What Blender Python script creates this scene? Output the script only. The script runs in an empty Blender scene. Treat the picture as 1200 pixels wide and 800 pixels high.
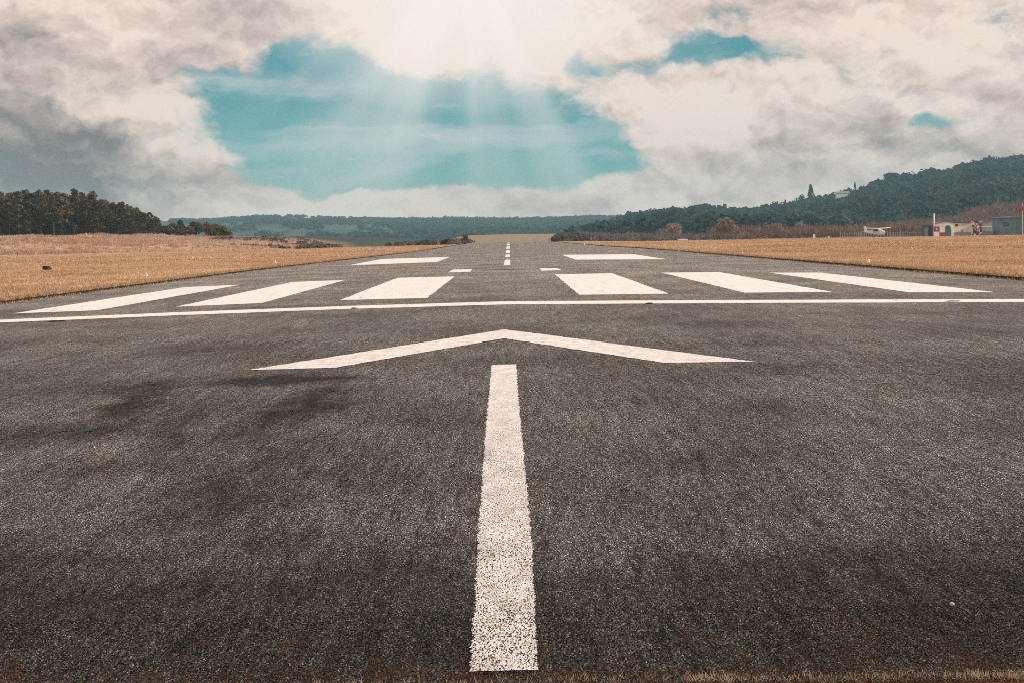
import bpy, math, random
import numpy as np
from mathutils import Matrix, Vector

R = math.radians
rng = np.random.default_rng(7)
random.seed(7)
scene = bpy.context.scene
COL = scene.collection

# ------------------------------------------------------------------ camera model
F, HX, HY, ROLL, CAMZ = 2000.0, 597.2, 278.3, 0.01886, 1.25
CROWN = 0.0082
cr, sr = math.cos(ROLL), math.sin(ROLL)

def ray(px, py):
    dx, dy = px - HX, py - HY
    return cr*dx - sr*dy, sr*dx + cr*dy          # lateral, downward (per F ahead)

def at(px, d):
    "world x of a photo column at distance d (taken near the horizon)"
    return (px - HX) / F * d

def zat(px, py, d):
    u, v = ray(px, py)
    return CAMZ - v / F * d

# ------------------------------------------------------------------ terrain
def sm(a, b, t):
    s = np.clip((t - a) / (b - a), 0, 1)
    return s*s*(3 - 2*s)

EL_Y = [-50, 80, 112, 170, 460]; EL_X = [-12.0, -11.9, -11.1, -9.6, -10.6]
ER_Y = [-50, 170, 215, 460];     ER_X = [13.1, 13.1, 11.8, 11.4]
def edge_l(y): return np.interp(y, EL_Y, EL_X)
def edge_r(y): return np.interp(y, ER_Y, ER_X)

def vnoise(x, y, s, seed=0):
    "smooth value noise on a numpy grid"
    x = np.asarray(x, float)/s; y = np.asarray(y, float)/s
    xi, yi = np.floor(x), np.floor(y); fx, fy = x-xi, y-yi
    fx = fx*fx*(3-2*fx); fy = fy*fy*(3-2*fy)
    def h(a, b):
        v = np.sin(a*127.1 + b*311.7 + seed*74.7)*43758.5453
        return v - np.floor(v)
    return (h(xi,yi)*(1-fx)+h(xi+1,yi)*fx)*(1-fy) + (h(xi,yi+1)*(1-fx)+h(xi+1,yi+1)*fx)*fy

RUN_END = 440.0
def road_z(x, y):
    return -CROWN*np.abs(x)

def dune_amt(x, y):
    crest = np.interp(x, [-400, -130, -110, -84, -70, -58, -46, -38], [3.4, 2.6, 3.05, 3.05, 2.1, 1.7, 1.0, 0])
    front = np.interp(x, [-200, -80, -50, -30], [165, 180, 230, 270])
    return crest*sm(0, 1, (y - front)/(360 - front))

def terrain(x, y):
    x = np.asarray(x, float); y = np.asarray(y, float)
    ax = np.abs(x)
    z = -CROWN*np.minimum(ax, 13.2) - 0.0022*np.clip(ax-13.2, 0, 150)
    el, er = edge_l(y), edge_r(y)
    out = np.maximum(el - x, x - er)                    # >0 outside the tarmac
    inside = (y > 5.1) & (y < RUN_END)
    lip = np.where(inside, np.where(out > 0.06, 0.075, -0.05), -0.003)
    z = z + lip
    z = z + np.where(out > 3, (vnoise(x, y, 14, 1)-.5)*0.10*sm(3, 12, out), 0)
    dn = dune_amt(x, y)
    z = z + dn + np.where(dn > .05, np.minimum(dn, 1)*((vnoise(x, y, 17, 2)-.5)*1.3 + (vnoise(x, y, 7, 3)-.5)*.6), 0)
    # land beyond the field on the left of the runway falls away
    fall = sm(335, 620, y)*sm(-20, -34, x)*(1-sm(0.0, 1.2, dn))
    z = z - 6.0*fall
    # low rise past the far end of the runway
    z = z + sm(450, 760, y)*2.6*sm(-34, -18, x)*(1-sm(24, 46, x))*(1-sm(900, 1200, y))
    z = z - 0.75*sm(330, 500, y)*sm(20, 32, x)
    z = z - 3.0*sm(800, 1400, y)
    return z

# ------------------------------------------------------------------ helpers: tags, meshes
def tag(o, label=None, cat=None, group=None, kind=None):
    if label: o['label'] = label
    if cat: o['category'] = cat
    if group: o['group'] = group
    if kind: o['kind'] = kind
    return o

def empty(name, loc=(0,0,0), rz=0.0):
    o = bpy.data.objects.new(name, None); COL.objects.link(o)
    o.location = loc; o.rotation_euler = (0,0,rz); o.empty_display_size = .2
    return o

class MB:
    def __init__(s): s.v=[]; s.f=[]; s.n=0
    def add(s, v, f):
        s.v += [tuple(map(float,p)) for p in v]; s.f += [tuple(i+s.n for i in q) for q in f]; s.n = len(s.v); return s
    def box(s, c, d, rz=0, taper=1.0):
        hx, hy, hz = d[0]/2, d[1]/2, d[2]/2; c0, s0 = math.cos(rz), math.sin(rz); vs=[]
        for z in (-1,1):
            k = taper if z > 0 else 1
            for a,b in ((-1,-1),(1,-1),(1,1),(-1,1)):
                x,y = a*hx*k, b*hy*k
                vs.append((c[0]+x*c0-y*s0, c[1]+x*s0+y*c0, c[2]+z*hz))
        return s.add(vs, [(0,3,2,1),(4,5,6,7),(0,1,5,4),(1,2,6,5),(2,3,7,6),(3,0,4,7)])
    def tube(s, pts, rad, seg=8, caps=True):
        pts=[Vector(p) for p in pts]; vs=[]; fs=[]
        for i,p in enumerate(pts):
            t=(pts[min(i+1,len(pts)-1)]-pts[max(i-1,0)]).normalized()
            a=t.orthogonal().normalized() if abs(t.z)<.9 else Vector((1,0,0))
            a=(a-t*a.dot(t)).normalized(); b=t.cross(a); r=rad[i] if hasattr(rad,'__len__') else rad
            for k in range(seg):
                an=2*math.pi*k/seg; vs.append(p+a*(math.cos(an)*r)+b*(math.sin(an)*r))
        for i in range(len(pts)-1):
            for k in range(seg):
                fs.append((i*seg+k,i*seg+(k+1)%seg,(i+1)*seg+(k+1)%seg,(i+1)*seg+k))
        if caps:
            fs.append(tuple(reversed(range(seg)))); fs.append(tuple(range((len(pts)-1)*seg,len(pts)*seg)))
        return s.add(vs,fs)
    def prism(s, poly, y0, y1):
        "polygon given in (x,z), extruded along y"
        n=len(poly); vs=[(p[0],y0,p[1]) for p in poly]+[(p[0],y1,p[1]) for p in poly]
        fs=[tuple(range(n)), tuple(reversed(range(n,2*n)))]+[((i+1)%n,i,n+i,n+(i+1)%n) for i in range(n)]
        return s.add(vs,fs)
    def loft(s, rings, close=True):
        seg=len(rings[0]); vs=[p for r in rings for p in r]; fs=[]
        for i in range(len(rings)-1):
            for k in range(seg): fs.append((i*seg+k,i*seg+(k+1)%seg,(i+1)*seg+(k+1)%seg,(i+1)*seg+k))
        if close: fs.append(tuple(reversed(range(seg)))); fs.append(tuple(range((len(rings)-1)*seg,len(rings)*seg)))
        return s.add(vs,fs)
    def build(s, name, mat, parent=None, smooth=False):
        m=bpy.data.meshes.new(name); m.from_pydata(s.v,[],s.f); m.update()
        if smooth: m.polygons.foreach_set('use_smooth',[True]*len(m.polygons))
        m.materials.append(mat); o=bpy.data.objects.new(name,m); COL.objects.link(o)
        if parent: o.parent=parent
        return o

def np_mesh(name, verts, faces, mat, parent=None, tint=None, smooth=False):
    "faces: (n,k) array of equal-sized faces; tint: one float per face"
    m=bpy.data.meshes.new(name); n,k=faces.shape
    m.vertices.add(len(verts)); m.vertices.foreach_set('co', np.asarray(verts,np.float32).ravel())
    m.loops.add(n*k); m.loops.foreach_set('vertex_index', faces.astype(np.int32).ravel())
    m.polygons.add(n); m.polygons.foreach_set('loop_start', np.arange(0,n*k,k,dtype=np.int32))
    try: m.polygons.foreach_set('loop_total', np.full(n,k,np.int32))
    except Exception: pass
    if smooth: m.polygons.foreach_set('use_smooth', np.ones(n,bool))
    if tint is not None:
        a=m.attributes.new('tint','FLOAT','FACE'); a.data.foreach_set('value', np.asarray(tint,np.float32))
    m.update(calc_edges=True); m.materials.append(mat)
    o=bpy.data.objects.new(name,m); COL.objects.link(o)
    if parent: o.parent=parent
    return o

def grid(name, xs, ys, zf, mat):
    X,Y=np.meshgrid(xs,ys); Z=zf(X,Y); V=np.stack([X.ravel(),Y.ravel(),Z.ravel()],1)
    nx,ny=len(xs),len(ys); i=np.arange(nx-1); j=np.arange(ny-1)
    I,J=np.meshgrid(i,j); a=(J*nx+I).ravel(); Fc=np.stack([a,a+1,a+1+nx,a+nx],1)
    return np_mesh(name,V,Fc,mat,smooth=True)

def unit(v): return v/np.maximum(np.linalg.norm(v,axis=1,keepdims=True),1e-9)
def cards(c, nrm, sx, sy, r=rng):
    "quads centred at c facing nrm, half sizes sx, sy"
    n=len(c); t=unit(r.normal(size=(n,3))); a=unit(np.cross(nrm,t)); b=np.cross(nrm,a)
    sx=np.asarray(sx)[:,None]; sy=np.asarray(sy)[:,None]
    k=0.55+.3*r.random((n,1))
    v=np.stack([c-a*sx-b*sy*k, c+a*sx*k-b*sy, c+a*sx+b*sy*k, c-a*sx*k+b*sy],1).reshape(-1,3)
    return v, np.arange(4*n).reshape(-1,4)
def sticks(p, q, w, r=rng):
    "flat slim quads from p to q"
    n=len(p); d=unit(q-p); s=unit(np.cross(d, r.normal(size=(n,3))))*np.asarray(w)[:,None]
    v=np.stack([p-s,p+s,q+s*.45,q-s*.45],1).reshape(-1,3)
    return v, np.arange(4*n).reshape(-1,4)
def blades(base, h, w, lean, r=rng):
    "pointed upright triangles"
    n=len(base); a=r.random(n)*math.tau; s=np.stack([np.cos(a),np.sin(a),0*a],1)*np.asarray(w)[:,None]
    b=r.random(n)*math.tau; L=np.stack([np.cos(b)*lean,np.sin(b)*lean,np.ones(n)],1)*np.asarray(h)[:,None]
    v=np.stack([base-s,base+s,base+L],1).reshape(-1,3)
    return v, np.arange(3*n).reshape(-1,3)

# ------------------------------------------------------------------ node helpers
class NT:
    def __init__(s, tree): s.t=tree; s.N=tree.nodes; s.L=tree.links
    def new(s, typ, **kw):
        n=s.N.new(typ)
        for k,v in kw.items(): setattr(n,k,v)
        return n
    def set(s, sock, val):
        if isinstance(val, bpy.types.NodeSocket): s.L.new(val, sock)
        elif val is not None: sock.default_value=val
    def math(s, op, a, b=None, c=None, clamp=False):
        n=s.new('ShaderNodeMath', operation=op, use_clamp=clamp); s.set(n.inputs[0],a)
        if b is not None: s.set(n.inputs[1],b)
        if c is not None: s.set(n.inputs[2],c)
        return n.outputs[0]
    def vmath(s, op, a, b=None, out=0):
        n=s.new('ShaderNodeVectorMath', operation=op); s.set(n.inputs[0],a)
        if b is not None:
            s.set(n.inputs['Scale'] if op=='SCALE' else n.inputs[1], b)
        return n.outputs[out]
    def xyz(s, x=0.0, y=0.0, z=0.0):
        n=s.new('ShaderNodeCombineXYZ'); s.set(n.inputs[0],x); s.set(n.inputs[1],y); s.set(n.inputs[2],z); return n.outputs[0]
    def sep(s, v): n=s.new('ShaderNodeSeparateXYZ'); s.L.new(v,n.inputs[0]); return n.outputs
    def noise(s, vec, scale, detail=2.0, rough=.5, dist=0.0, lac=2.0, out=0, dim='3D'):
        n=s.new('ShaderNodeTexNoise', noise_dimensions=dim); s.L.new(vec,n.inputs['Vector']); n.inputs['Scale'].default_value=scale
        n.inputs['Detail'].default_value=detail; n.inputs['Roughness'].default_value=rough
        n.inputs['Distortion'].default_value=dist; n.inputs['Lacunarity'].default_value=lac
        return n.outputs[out]
    def ramp(s, fac, a, b, lo=0.0, hi=1.0, smooth=True):
        n=s.new('ShaderNodeMapRange', interpolation_type='SMOOTHSTEP' if smooth else 'LINEAR')
        s.set(n.inputs[0],fac); s.set(n.inputs[1],a); s.set(n.inputs[2],b); s.set(n.inputs[3],lo); s.set(n.inputs[4],hi); return n.outputs[0]
    def mix(s, fac, a, b, blend='MIX'):
        n=s.new('ShaderNodeMix', data_type='RGBA', blend_type=blend); s.set(n.inputs[0],fac)
        for sk,v in ((n.inputs[6],a),(n.inputs[7],b)):
            s.set(sk, v if isinstance(v,bpy.types.NodeSocket) else (*v,1))
        return n.outputs[2]
    def mapping(s, vec, loc=(0,0,0), rot=(0,0,0), scale=(1,1,1), typ='POINT'):
        n=s.new('ShaderNodeMapping', vector_type=typ); s.L.new(vec,n.inputs[0]); n.inputs[1].default_value=loc
        n.inputs[2].default_value=rot; n.inputs[3].default_value=scale; return n.outputs[0]
    def blob(s, vec, cx, cy, rx, ry, rot=0.0):
        "soft spot: 1 in the middle, 0 at the rim"
        m=s.mapping(vec,(cx,cy,0),(0,0,rot),(rx,ry,1),'TEXTURE')
        g=s.new('ShaderNodeTexGradient', gradient_type='SPHERICAL'); s.L.new(m,g.inputs[0]); return s.math('SMOOTHSTEP' if False else 'POWER', g.outputs['Fac'], 0.8)
    def add_all(s, items):
        t=None
        for sock,amp in items:
            m=s.math('MULTIPLY',sock,amp); t=m if t is None else s.math('ADD',t,m)
        return t

def material(name, col=None, rough=.9, spec=.3, metal=0.0):
    m=bpy.data.materials.new(name); m.use_nodes=True; nt=NT(m.node_tree); nt.N.clear()
    o=nt.new('ShaderNodeOutputMaterial'); p=nt.new('ShaderNodeBsdfPrincipled'); nt.L.new(p.outputs[0],o.inputs['Surface'])
    p.inputs['Roughness'].default_value=rough; p.inputs['Specular IOR Level'].default_value=spec; p.inputs['Metallic'].default_value=metal
    if col: p.inputs['Base Color'].default_value=(*col,1)
    nt.p=p; nt.o=o; m_nt[m.name]=nt
    return m
m_nt={}

def weathered(name, col, dark=None, scale=3.0, amt=.5, rough=.8, spec=.3, metal=0.0):
    m=material(name,None,rough,spec,metal); nt=m_nt[m.name]; tc=nt.new('ShaderNodeTexCoord')
    n=nt.noise(tc.outputs['Object'],scale,6,.65); f=nt.ramp(n,.35,.7,0,amt)
    d=dark or tuple(c*.55 for c in col)
    nt.L.new(nt.mix(f,col,d),nt.p.inputs['Base Color']); return m

def foliage_mat(name, ca, cb, cc=None, scale=.05, trans=.15):
    m=material(name,None,.85,.15); nt=m_nt[m.name]
    at_=nt.new('ShaderNodeAttribute', attribute_name='tint'); oi=nt.new('ShaderNodeObjectInfo')
    g=nt.new('ShaderNodeNewGeometry')
    n=nt.noise(g.outputs['Position'],scale,3,.6)
    f=nt.math('ADD',nt.math('MULTIPLY',at_.outputs['Fac'],.75),nt.math('MULTIPLY',oi.outputs['Random'],.25))
    c=nt.mix(f,ca,cb)
    if cc: c=nt.mix(nt.ramp(n,.48,.66,0,.85),c,cc)
    nt.L.new(c,nt.p.inputs['Base Color'])
    if trans:
        tr=nt.new('ShaderNodeBsdfTranslucent'); nt.L.new(c,tr.inputs[0]); mx=nt.new('ShaderNodeMixShader'); mx.inputs[0].default_value=trans
        nt.L.new(nt.p.outputs[0],mx.inputs[1]); nt.L.new(tr.outputs[0],mx.inputs[2]); nt.L.new(mx.outputs[0],nt.o.inputs['Surface'])
    return m

# ------------------------------------------------------------------ tarmac + paint
def tarmac_colour(nt):
    "colour and height of the worn chipping surface, from world position"
    g=nt.new('ShaderNodeNewGeometry'); P=g.outputs['Position']; x,y,z=nt.sep(P)
    q=nt.mapping(P,scale=(1,.26,1))
    v=nt.new('ShaderNodeTexVoronoi', feature='F1'); nt.L.new(q,v.inputs['Vector']); v.inputs['Scale'].default_value=205; v.inputs['Randomness'].default_value=1
    cell=nt.sep(v.outputs['Color'])[0]
    dark=(.0155,.0148,.014); grey=(.134,.125,.116)
    c=nt.mix(nt.ramp(cell,.05,.95,0,1,False),dark,grey)
    c=nt.mix(nt.ramp(cell,.78,.97,0,.85),c,(.36,.335,.31))
    cell2=nt.sep(v.outputs['Color'])[1]
    c=nt.mix(nt.ramp(cell2,.85,1.0,0,.5),c,(.15,.095,.06))
    c=nt.mix(nt.ramp(v.outputs['Distance'],.28,.62,0,.85),c,(.006,.006,.006))
    # proud chippings carry their own tone
    tn=nt.new('ShaderNodeAttribute',attribute_name='tint'); tf=tn.outputs['Fac']
    sc=nt.mix(nt.ramp(tf,.02,.80,0,1,False),(.014,.0135,.013),(.148,.138,.127)); sc=nt.mix(nt.ramp(tf,.80,1.0),sc,(.33,.305,.275))
    c=nt.mix(nt.math('GREATER_THAN',tf,.01),nt.vmath('SCALE',c,1.30),sc)
    # speckle at larger sizes, drawn out along the direction of laying
    b=nt.noise(nt.mapping(P,scale=(1,.13,1)),60,4,.8)
    cc=nt.noise(nt.mapping(P,scale=(1,.075,1)),14,4,.75)
    lum=nt.math('ADD',nt.ramp(b,.28,.72,.25,1.75,False),nt.ramp(cc,.3,.7,-.42,.42,False))
    # broad weathering
    w=nt.noise(nt.mapping(P,scale=(1,.45,1)),.55,5,.6)
    lum=nt.math('MULTIPLY',lum,nt.ramp(w,.32,.68,1.22,2.12))
    # rubber and drainage stains
    wp=nt.vmath('ADD',P,nt.vmath('SCALE',nt.noise(nt.mapping(P,scale=(1,.5,1)),1.1,4,.6,out=1),.9))
    wp=nt.vmath('MULTIPLY',nt.vmath('SUBTRACT',wp,(.45,.45,.45)),(1,1,0)); P00=nt.vmath('MULTIPLY',P,(1,1,0))
    st=nt.add_all([(nt.blob(wp,-2.15,15.7,.75,.85),1.25),(nt.blob(P00,-.5,66,.75,.55),1.3),(nt.blob(P00,-.2,65.7,1.3,.4),.5),(nt.blob(wp,-1.62,13.2,.34,3.2,-.06),1.0),(nt.blob(wp,-2.6,13.4,.9,1.6,.2),.6),
                   (nt.blob(wp,-1.35,10.4,.5,1.2),.6),(nt.blob(wp,-1.55,8.6,.45,1.8,.1),.7),(nt.blob(wp,-3.0,11.6,.8,1.0),.8),(nt.blob(wp,-2.4,9.6,.6,.8),.6),(nt.blob(wp,-3.6,20.5,1.2,1.4),.55),(nt.blob(wp,1.9,12.5,.5,.8),.5),(nt.blob(wp,-2.2,11.2,.25,2.2,.12),.7),(nt.blob(wp,-3.1,14.0,.35,2.6,.1),.7),(nt.blob(wp,-2.1,7.2,.5,.6),.5),(nt.blob(wp,-.8,9.8,.25,1.6),.35),(nt.blob(wp,3.4,11,.5,.7),.35),(nt.blob(P00,-1.95,15.75,.55,.28),1.0),(nt.blob(wp,2.9,24,1.2,1.2),.4),(nt.blob(wp,-1.05,7.2,.35,.5),.5),
                   (nt.blob(wp,-3.4,15.5,1.6,1.4),.5),(nt.blob(wp,2.6,16,.9,1.0),.45),(nt.blob(wp,1.1,9.4,.55,.6),.35),
                   (nt.blob(wp,-.55,11.9,.5,.8),.3),(nt.blob(wp,0.9,17.5,1.0,1.5),.25)])
    stn=nt.noise(nt.mapping(P,scale=(1,.25,1)),7,4,.7)
    st=nt.math('MULTIPLY',st,nt.ramp(stn,.25,.65,.55,1.35),clamp=True)
    lum=nt.math('MULTIPLY',lum,nt.math('SUBTRACT',1.0,nt.math('MULTIPLY',st,.78)))
    # foreground vignette painted into the tarmac colour near the paved end; moss follows
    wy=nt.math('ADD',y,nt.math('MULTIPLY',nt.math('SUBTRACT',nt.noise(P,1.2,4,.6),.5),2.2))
    vignette=nt.ramp(wy,7.4,6.1); lum=nt.math('MULTIPLY',lum,nt.math('SUBTRACT',1.0,nt.math('MULTIPLY',vignette,.58)))
    # tarmac lightens with distance: grazing sheen painted into the colour
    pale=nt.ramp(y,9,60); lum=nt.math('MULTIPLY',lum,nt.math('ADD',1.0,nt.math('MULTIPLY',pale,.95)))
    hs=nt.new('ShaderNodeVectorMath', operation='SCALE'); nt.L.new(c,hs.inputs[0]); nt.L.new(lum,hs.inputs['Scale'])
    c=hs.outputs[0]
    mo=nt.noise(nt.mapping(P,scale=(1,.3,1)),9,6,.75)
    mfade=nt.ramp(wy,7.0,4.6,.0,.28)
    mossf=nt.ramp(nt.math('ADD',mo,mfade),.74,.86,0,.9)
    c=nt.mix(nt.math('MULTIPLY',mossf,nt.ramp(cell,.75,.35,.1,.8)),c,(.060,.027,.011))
    # fine cracking on the right
    vc=nt.new('ShaderNodeTexVoronoi', feature='DISTANCE_TO_EDGE'); nt.L.new(nt.vmath('ADD',nt.mapping(P,scale=(1,.55,1)),nt.vmath('SCALE',nt.noise(P,3,3,.6,out=1),.35)),vc.inputs['Vector']); vc.inputs['Scale'].default_value=1.9
    crack=nt.math('MULTIPLY',nt.ramp(vc.outputs['Distance'],.03,.006),nt.math('ADD',nt.blob(P00,3.7,15.6,1.4,2.6),nt.math('MULTIPLY',nt.blob(P00,2.6,20,2.2,4.0),.7),clamp=True))
    c=nt.mix(nt.math('MULTIPLY',crack,.75),c,(.012,.012,.012))
    return c, v.outputs['Distance'], P, cell, b

def tarmac_mat():
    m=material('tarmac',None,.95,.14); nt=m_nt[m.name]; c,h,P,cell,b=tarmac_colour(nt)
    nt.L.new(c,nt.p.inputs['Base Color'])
    bp=nt.new('ShaderNodeBump'); bp.inputs['Strength'].default_value=.55; bp.inputs['Distance'].default_value=.004
    nt.L.new(nt.math('SUBTRACT',nt.math('MULTIPLY',cell,.6),h),bp.inputs['Height']); nt.L.new(bp.outputs[0],nt.p.inputs['Normal'])
    return m

def paint_mat(name, wear):
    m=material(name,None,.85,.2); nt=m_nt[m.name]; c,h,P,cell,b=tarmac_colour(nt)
    x,y,z=nt.sep(P)
    big=nt.noise(nt.mapping(P,scale=(1,.3,1)),2.3,4,.6); streak=nt.noise(nt.mapping(P,scale=(1,.30 if wear=='near' else .05,1)),9,5,.65)
    near=wear=='near'
    col=nt.mix(nt.ramp(streak,.35,.7,0,.8 if near else .6),(.83,.79,.765) if near else (.84,.815,.80),(.60,.55,.52) if near else (.66,.61,.585))
    if wear=='near':
        k=nt.math('ADD',nt.ramp(y,20,4.9,.05,.165,False),nt.ramp(big,.45,.75,-.01,.03))
        fine=nt.math('ADD',nt.math('MULTIPLY',nt.math('SUBTRACT',1.0,h),.25),nt.math('MULTIPLY',nt.sep(nt.noise(nt.mapping(P,scale=(1,.22,1)),150,3,.8,out=1))[0],.75))
        keep=nt.ramp(nt.math('SUBTRACT',fine,k),.26,.36)
    else:
        fine=nt.noise(nt.mapping(P,scale=(1,.10,1)),22,4,.75)
        keep=nt.ramp(nt.math('SUBTRACT',fine,nt.ramp(big,.5,.8,0,.16)),.27,.36)
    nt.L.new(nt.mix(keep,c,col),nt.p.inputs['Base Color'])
    return m

# ------------------------------------------------------------------ ground materials
def grass_ground_mat():
    m=material('dry_grass_ground',None,.95,.1); nt=m_nt[m.name]; g=nt.new('ShaderNodeNewGeometry'); P=g.outputs['Position']; x,y,z=nt.sep(P)
    a=nt.noise(P,.09,5,.6); b=nt.noise(nt.mapping(P,scale=(1,.25,1)),1.4,6,.75); f=nt.noise(nt.mapping(P,scale=(1,.3,1)),11,4,.8)
    c=nt.mix(nt.ramp(b,.3,.7),(.38,.235,.132),(.66,.46,.295))
    c=nt.mix(nt.ramp(a,.42,.62,0,.8),c,(.47,.255,.12))
    c=nt.mix(nt.ramp(f,.56,.72,0,.55),c,(.19,.105,.055))
    c=nt.mix(nt.ramp(f,.45,.28,0,.45),c,(.74,.55,.37))
    pt=nt.noise(P,.32,6,.7); c=nt.mix(nt.ramp(pt,.50,.66,0,.6),c,(.27,.155,.075)); c=nt.mix(nt.ramp(pt,.44,.32,0,.45),c,(.70,.52,.34))
    # rougher pale marram grass on the dunes to the left
    du=nt.math('MULTIPLY',nt.ramp(y,150,200),nt.ramp(x,-26,-44)); dn=nt.noise(nt.mapping(P,scale=(1,.5,1)),.5,6,.7)
    dcol=nt.mix(nt.ramp(dn,.35,.66),(.62,.40,.26),(.30,.185,.125))
    c=nt.mix(du,c,dcol)
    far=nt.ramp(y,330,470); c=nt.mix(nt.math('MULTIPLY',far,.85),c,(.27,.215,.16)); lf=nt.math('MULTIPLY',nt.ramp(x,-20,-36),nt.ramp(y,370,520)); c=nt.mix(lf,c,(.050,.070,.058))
    soil_shade=nt.new('ShaderNodeAttribute',attribute_name='tint'); c=nt.mix(soil_shade.outputs['Fac'],c,(.030,.019,.010))  # soil on the turf lip, near black because its shade is painted in
    nr=nt.ramp(y,8,5); c=nt.mix(nr,c,(.10,.045,.018))
    nt.L.new(c,nt.p.inputs['Base Color'])
    bp=nt.new('ShaderNodeBump'); bp.inputs['Strength'].default_value=.8; bp.inputs['Distance'].default_value=.06
    nt.L.new(nt.math('ADD',f,b),bp.inputs['Height']); nt.L.new(bp.outputs[0],nt.p.inputs['Normal'])
    return m

def hill_mat(name, ca, cb, cc):
    m=material(name,None,.95,.1); nt=m_nt[m.name]; g=nt.new('ShaderNodeNewGeometry'); P=g.outputs['Position']
    a=nt.noise(nt.mapping(P,scale=(1,.35,1)),.006,5,.55); b=nt.noise(P,.05,6,.7)
    v=nt.new('ShaderNodeTexVoronoi', feature='F1'); nt.L.new(nt.mapping(P,scale=(1,.4,.2)),v.inputs['Vector']); v.inputs['Scale'].default_value=.008
    c=nt.mix(nt.sep(v.outputs['Color'])[0],ca,cb); c=nt.mix(nt.ramp(b,.4,.68,0,.7),c,cc)
    e=nt.new('ShaderNodeTexVoronoi', feature='DISTANCE_TO_EDGE'); nt.L.new(nt.mapping(P,scale=(1,.4,.2)),e.inputs['Vector']); e.inputs['Scale'].default_value=.008
    c=nt.mix(nt.ramp(e.outputs['Distance'],.06,.02,0,.8),c,cc)
    nt.L.new(c,nt.p.inputs['Base Color']); return m

M={}
M['tarmac']=tarmac_mat(); M['paint_near']=paint_mat('worn_white_paint','near'); M['paint']=paint_mat('white_paint','far')
M['ground']=grass_ground_mat()
M['straw']=foliage_mat('straw_grass',(.29,.170,.092),(.80,.58,.385),None,.2,.25)
M['marram']=foliage_mat('marram_grass',(.17,.105,.075),(.84,.62,.46),(.38,.21,.13),.04,.25)
M['scrub']=foliage_mat('brown_scrub',(.075,.066,.060),(.150,.125,.108),(.16,.11,.08),.03,.1)
M['bare']=foliage_mat('bare_twigs',(.12,.070,.052),(.27,.165,.120),(.20,.080,.052),.012,.0)
M['greytwig']=foliage_mat('grey_twigs',(.10,.085,.075),(.22,.185,.16),None,.02,.0)
M['brush']=foliage_mat('dry_brush',(.030,.024,.018),(.13,.095,.065),None,.05,.0)
M['pine']=foliage_mat('pine_needles',(.018,.022,.015),(.20,.155,.085),(.10,.065,.036),.06,.12)
M['wood']=foliage_mat('hill_wood',(.004,.016,.018),(.034,.060,.052),(.055,.060,.046),.011,.05)
M['farwood']=foliage_mat('far_wood',(.018,.040,.036),(.042,.066,.052),None,.01,.05)
M['baretree']=foliage_mat('pale_bare_twigs',(.24,.165,.13),(.46,.34,.27),None,.02,.0)
M['bark']=weathered('bark',(.22,.165,.125),(.07,.052,.04),3,.9,.95,.1)
M['hill']=hill_mat('far_fields',(.050,.085,.065),(.085,.115,.085),(.030,.055,.047))
M['hillfloor']=hill_mat('wood_floor',(.030,.042,.034),(.060,.062,.045),(.020,.028,.024))

# ------------------------------------------------------------------ ground, runway, hills
def axis(*segs):
    out=[]
    for a,b,st in segs: out+=list(np.arange(a,b,st))
    return np.array(out+[segs[-1][1]])
xs=axis((-5000,-600,200),(-600,-250,25),(-250,-20,3.0),(-20,-14,1),(-14,-13,.25),(-13,14,.9),(14,15,.25),(15,20,1),(20,250,5),(250,600,25),(600,5000,200))
ys=axis((-300,-20,20),(-20,4,2),(4,6,.25),(6,160,4),(160,620,3),(620,1400,30),(1400,4000,200))
# follow the tarmac edges exactly: columns are warped so that two of them lie just inside and just outside
def ground_mesh():
    base=[-5000,-2500,-1200,-700,-450,-330,-270]+list(np.arange(-240,-24,2.6))+[-22,-19,-17]
    rows=ys; cols=[]
    for y in rows:
        el,er=float(edge_l(y)),float(edge_r(y))
        c=base+[el-3,el-1.5,el-.6,el-.2,el-.065,el-.03,el+.25]+list(np.linspace(el+1,er-1,10))+[er-.25,er+.03,er+.065,er+.2,er+.6,er+1.5,er+3]+[18,20,23]+list(np.arange(26,230,5))+[240,280,350,480,700,1200,2500,5000]
        cols.append(c)
    X=np.array(cols); Y=np.repeat(np.array(rows)[:,None],X.shape[1],1); Z=terrain(X,Y)
    V=np.stack([X.ravel(),Y.ravel(),Z.ravel()],1); nx=X.shape[1]; ny=X.shape[0]
    I,J=np.meshgrid(np.arange(nx-1),np.arange(ny-1)); a=(J*nx+I).ravel()
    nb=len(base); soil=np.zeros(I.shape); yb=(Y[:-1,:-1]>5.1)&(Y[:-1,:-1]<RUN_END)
    for q in (nb+3,nb+4,nb+18,nb+19): soil[:,q]=1  # lip faces along the tarmac: soil plus painted edge shade
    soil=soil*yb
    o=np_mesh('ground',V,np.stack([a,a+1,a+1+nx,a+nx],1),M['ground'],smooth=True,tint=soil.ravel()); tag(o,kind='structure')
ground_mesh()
SH_Y=[4.93,7.3,12.4,16.85]
def shaft_l(y): return np.interp(y,SH_Y,[-.135,-.155,-.185,-.20])
def shaft_r(y): return np.interp(y,SH_Y,[.056,.066,.047,.042])
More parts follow.
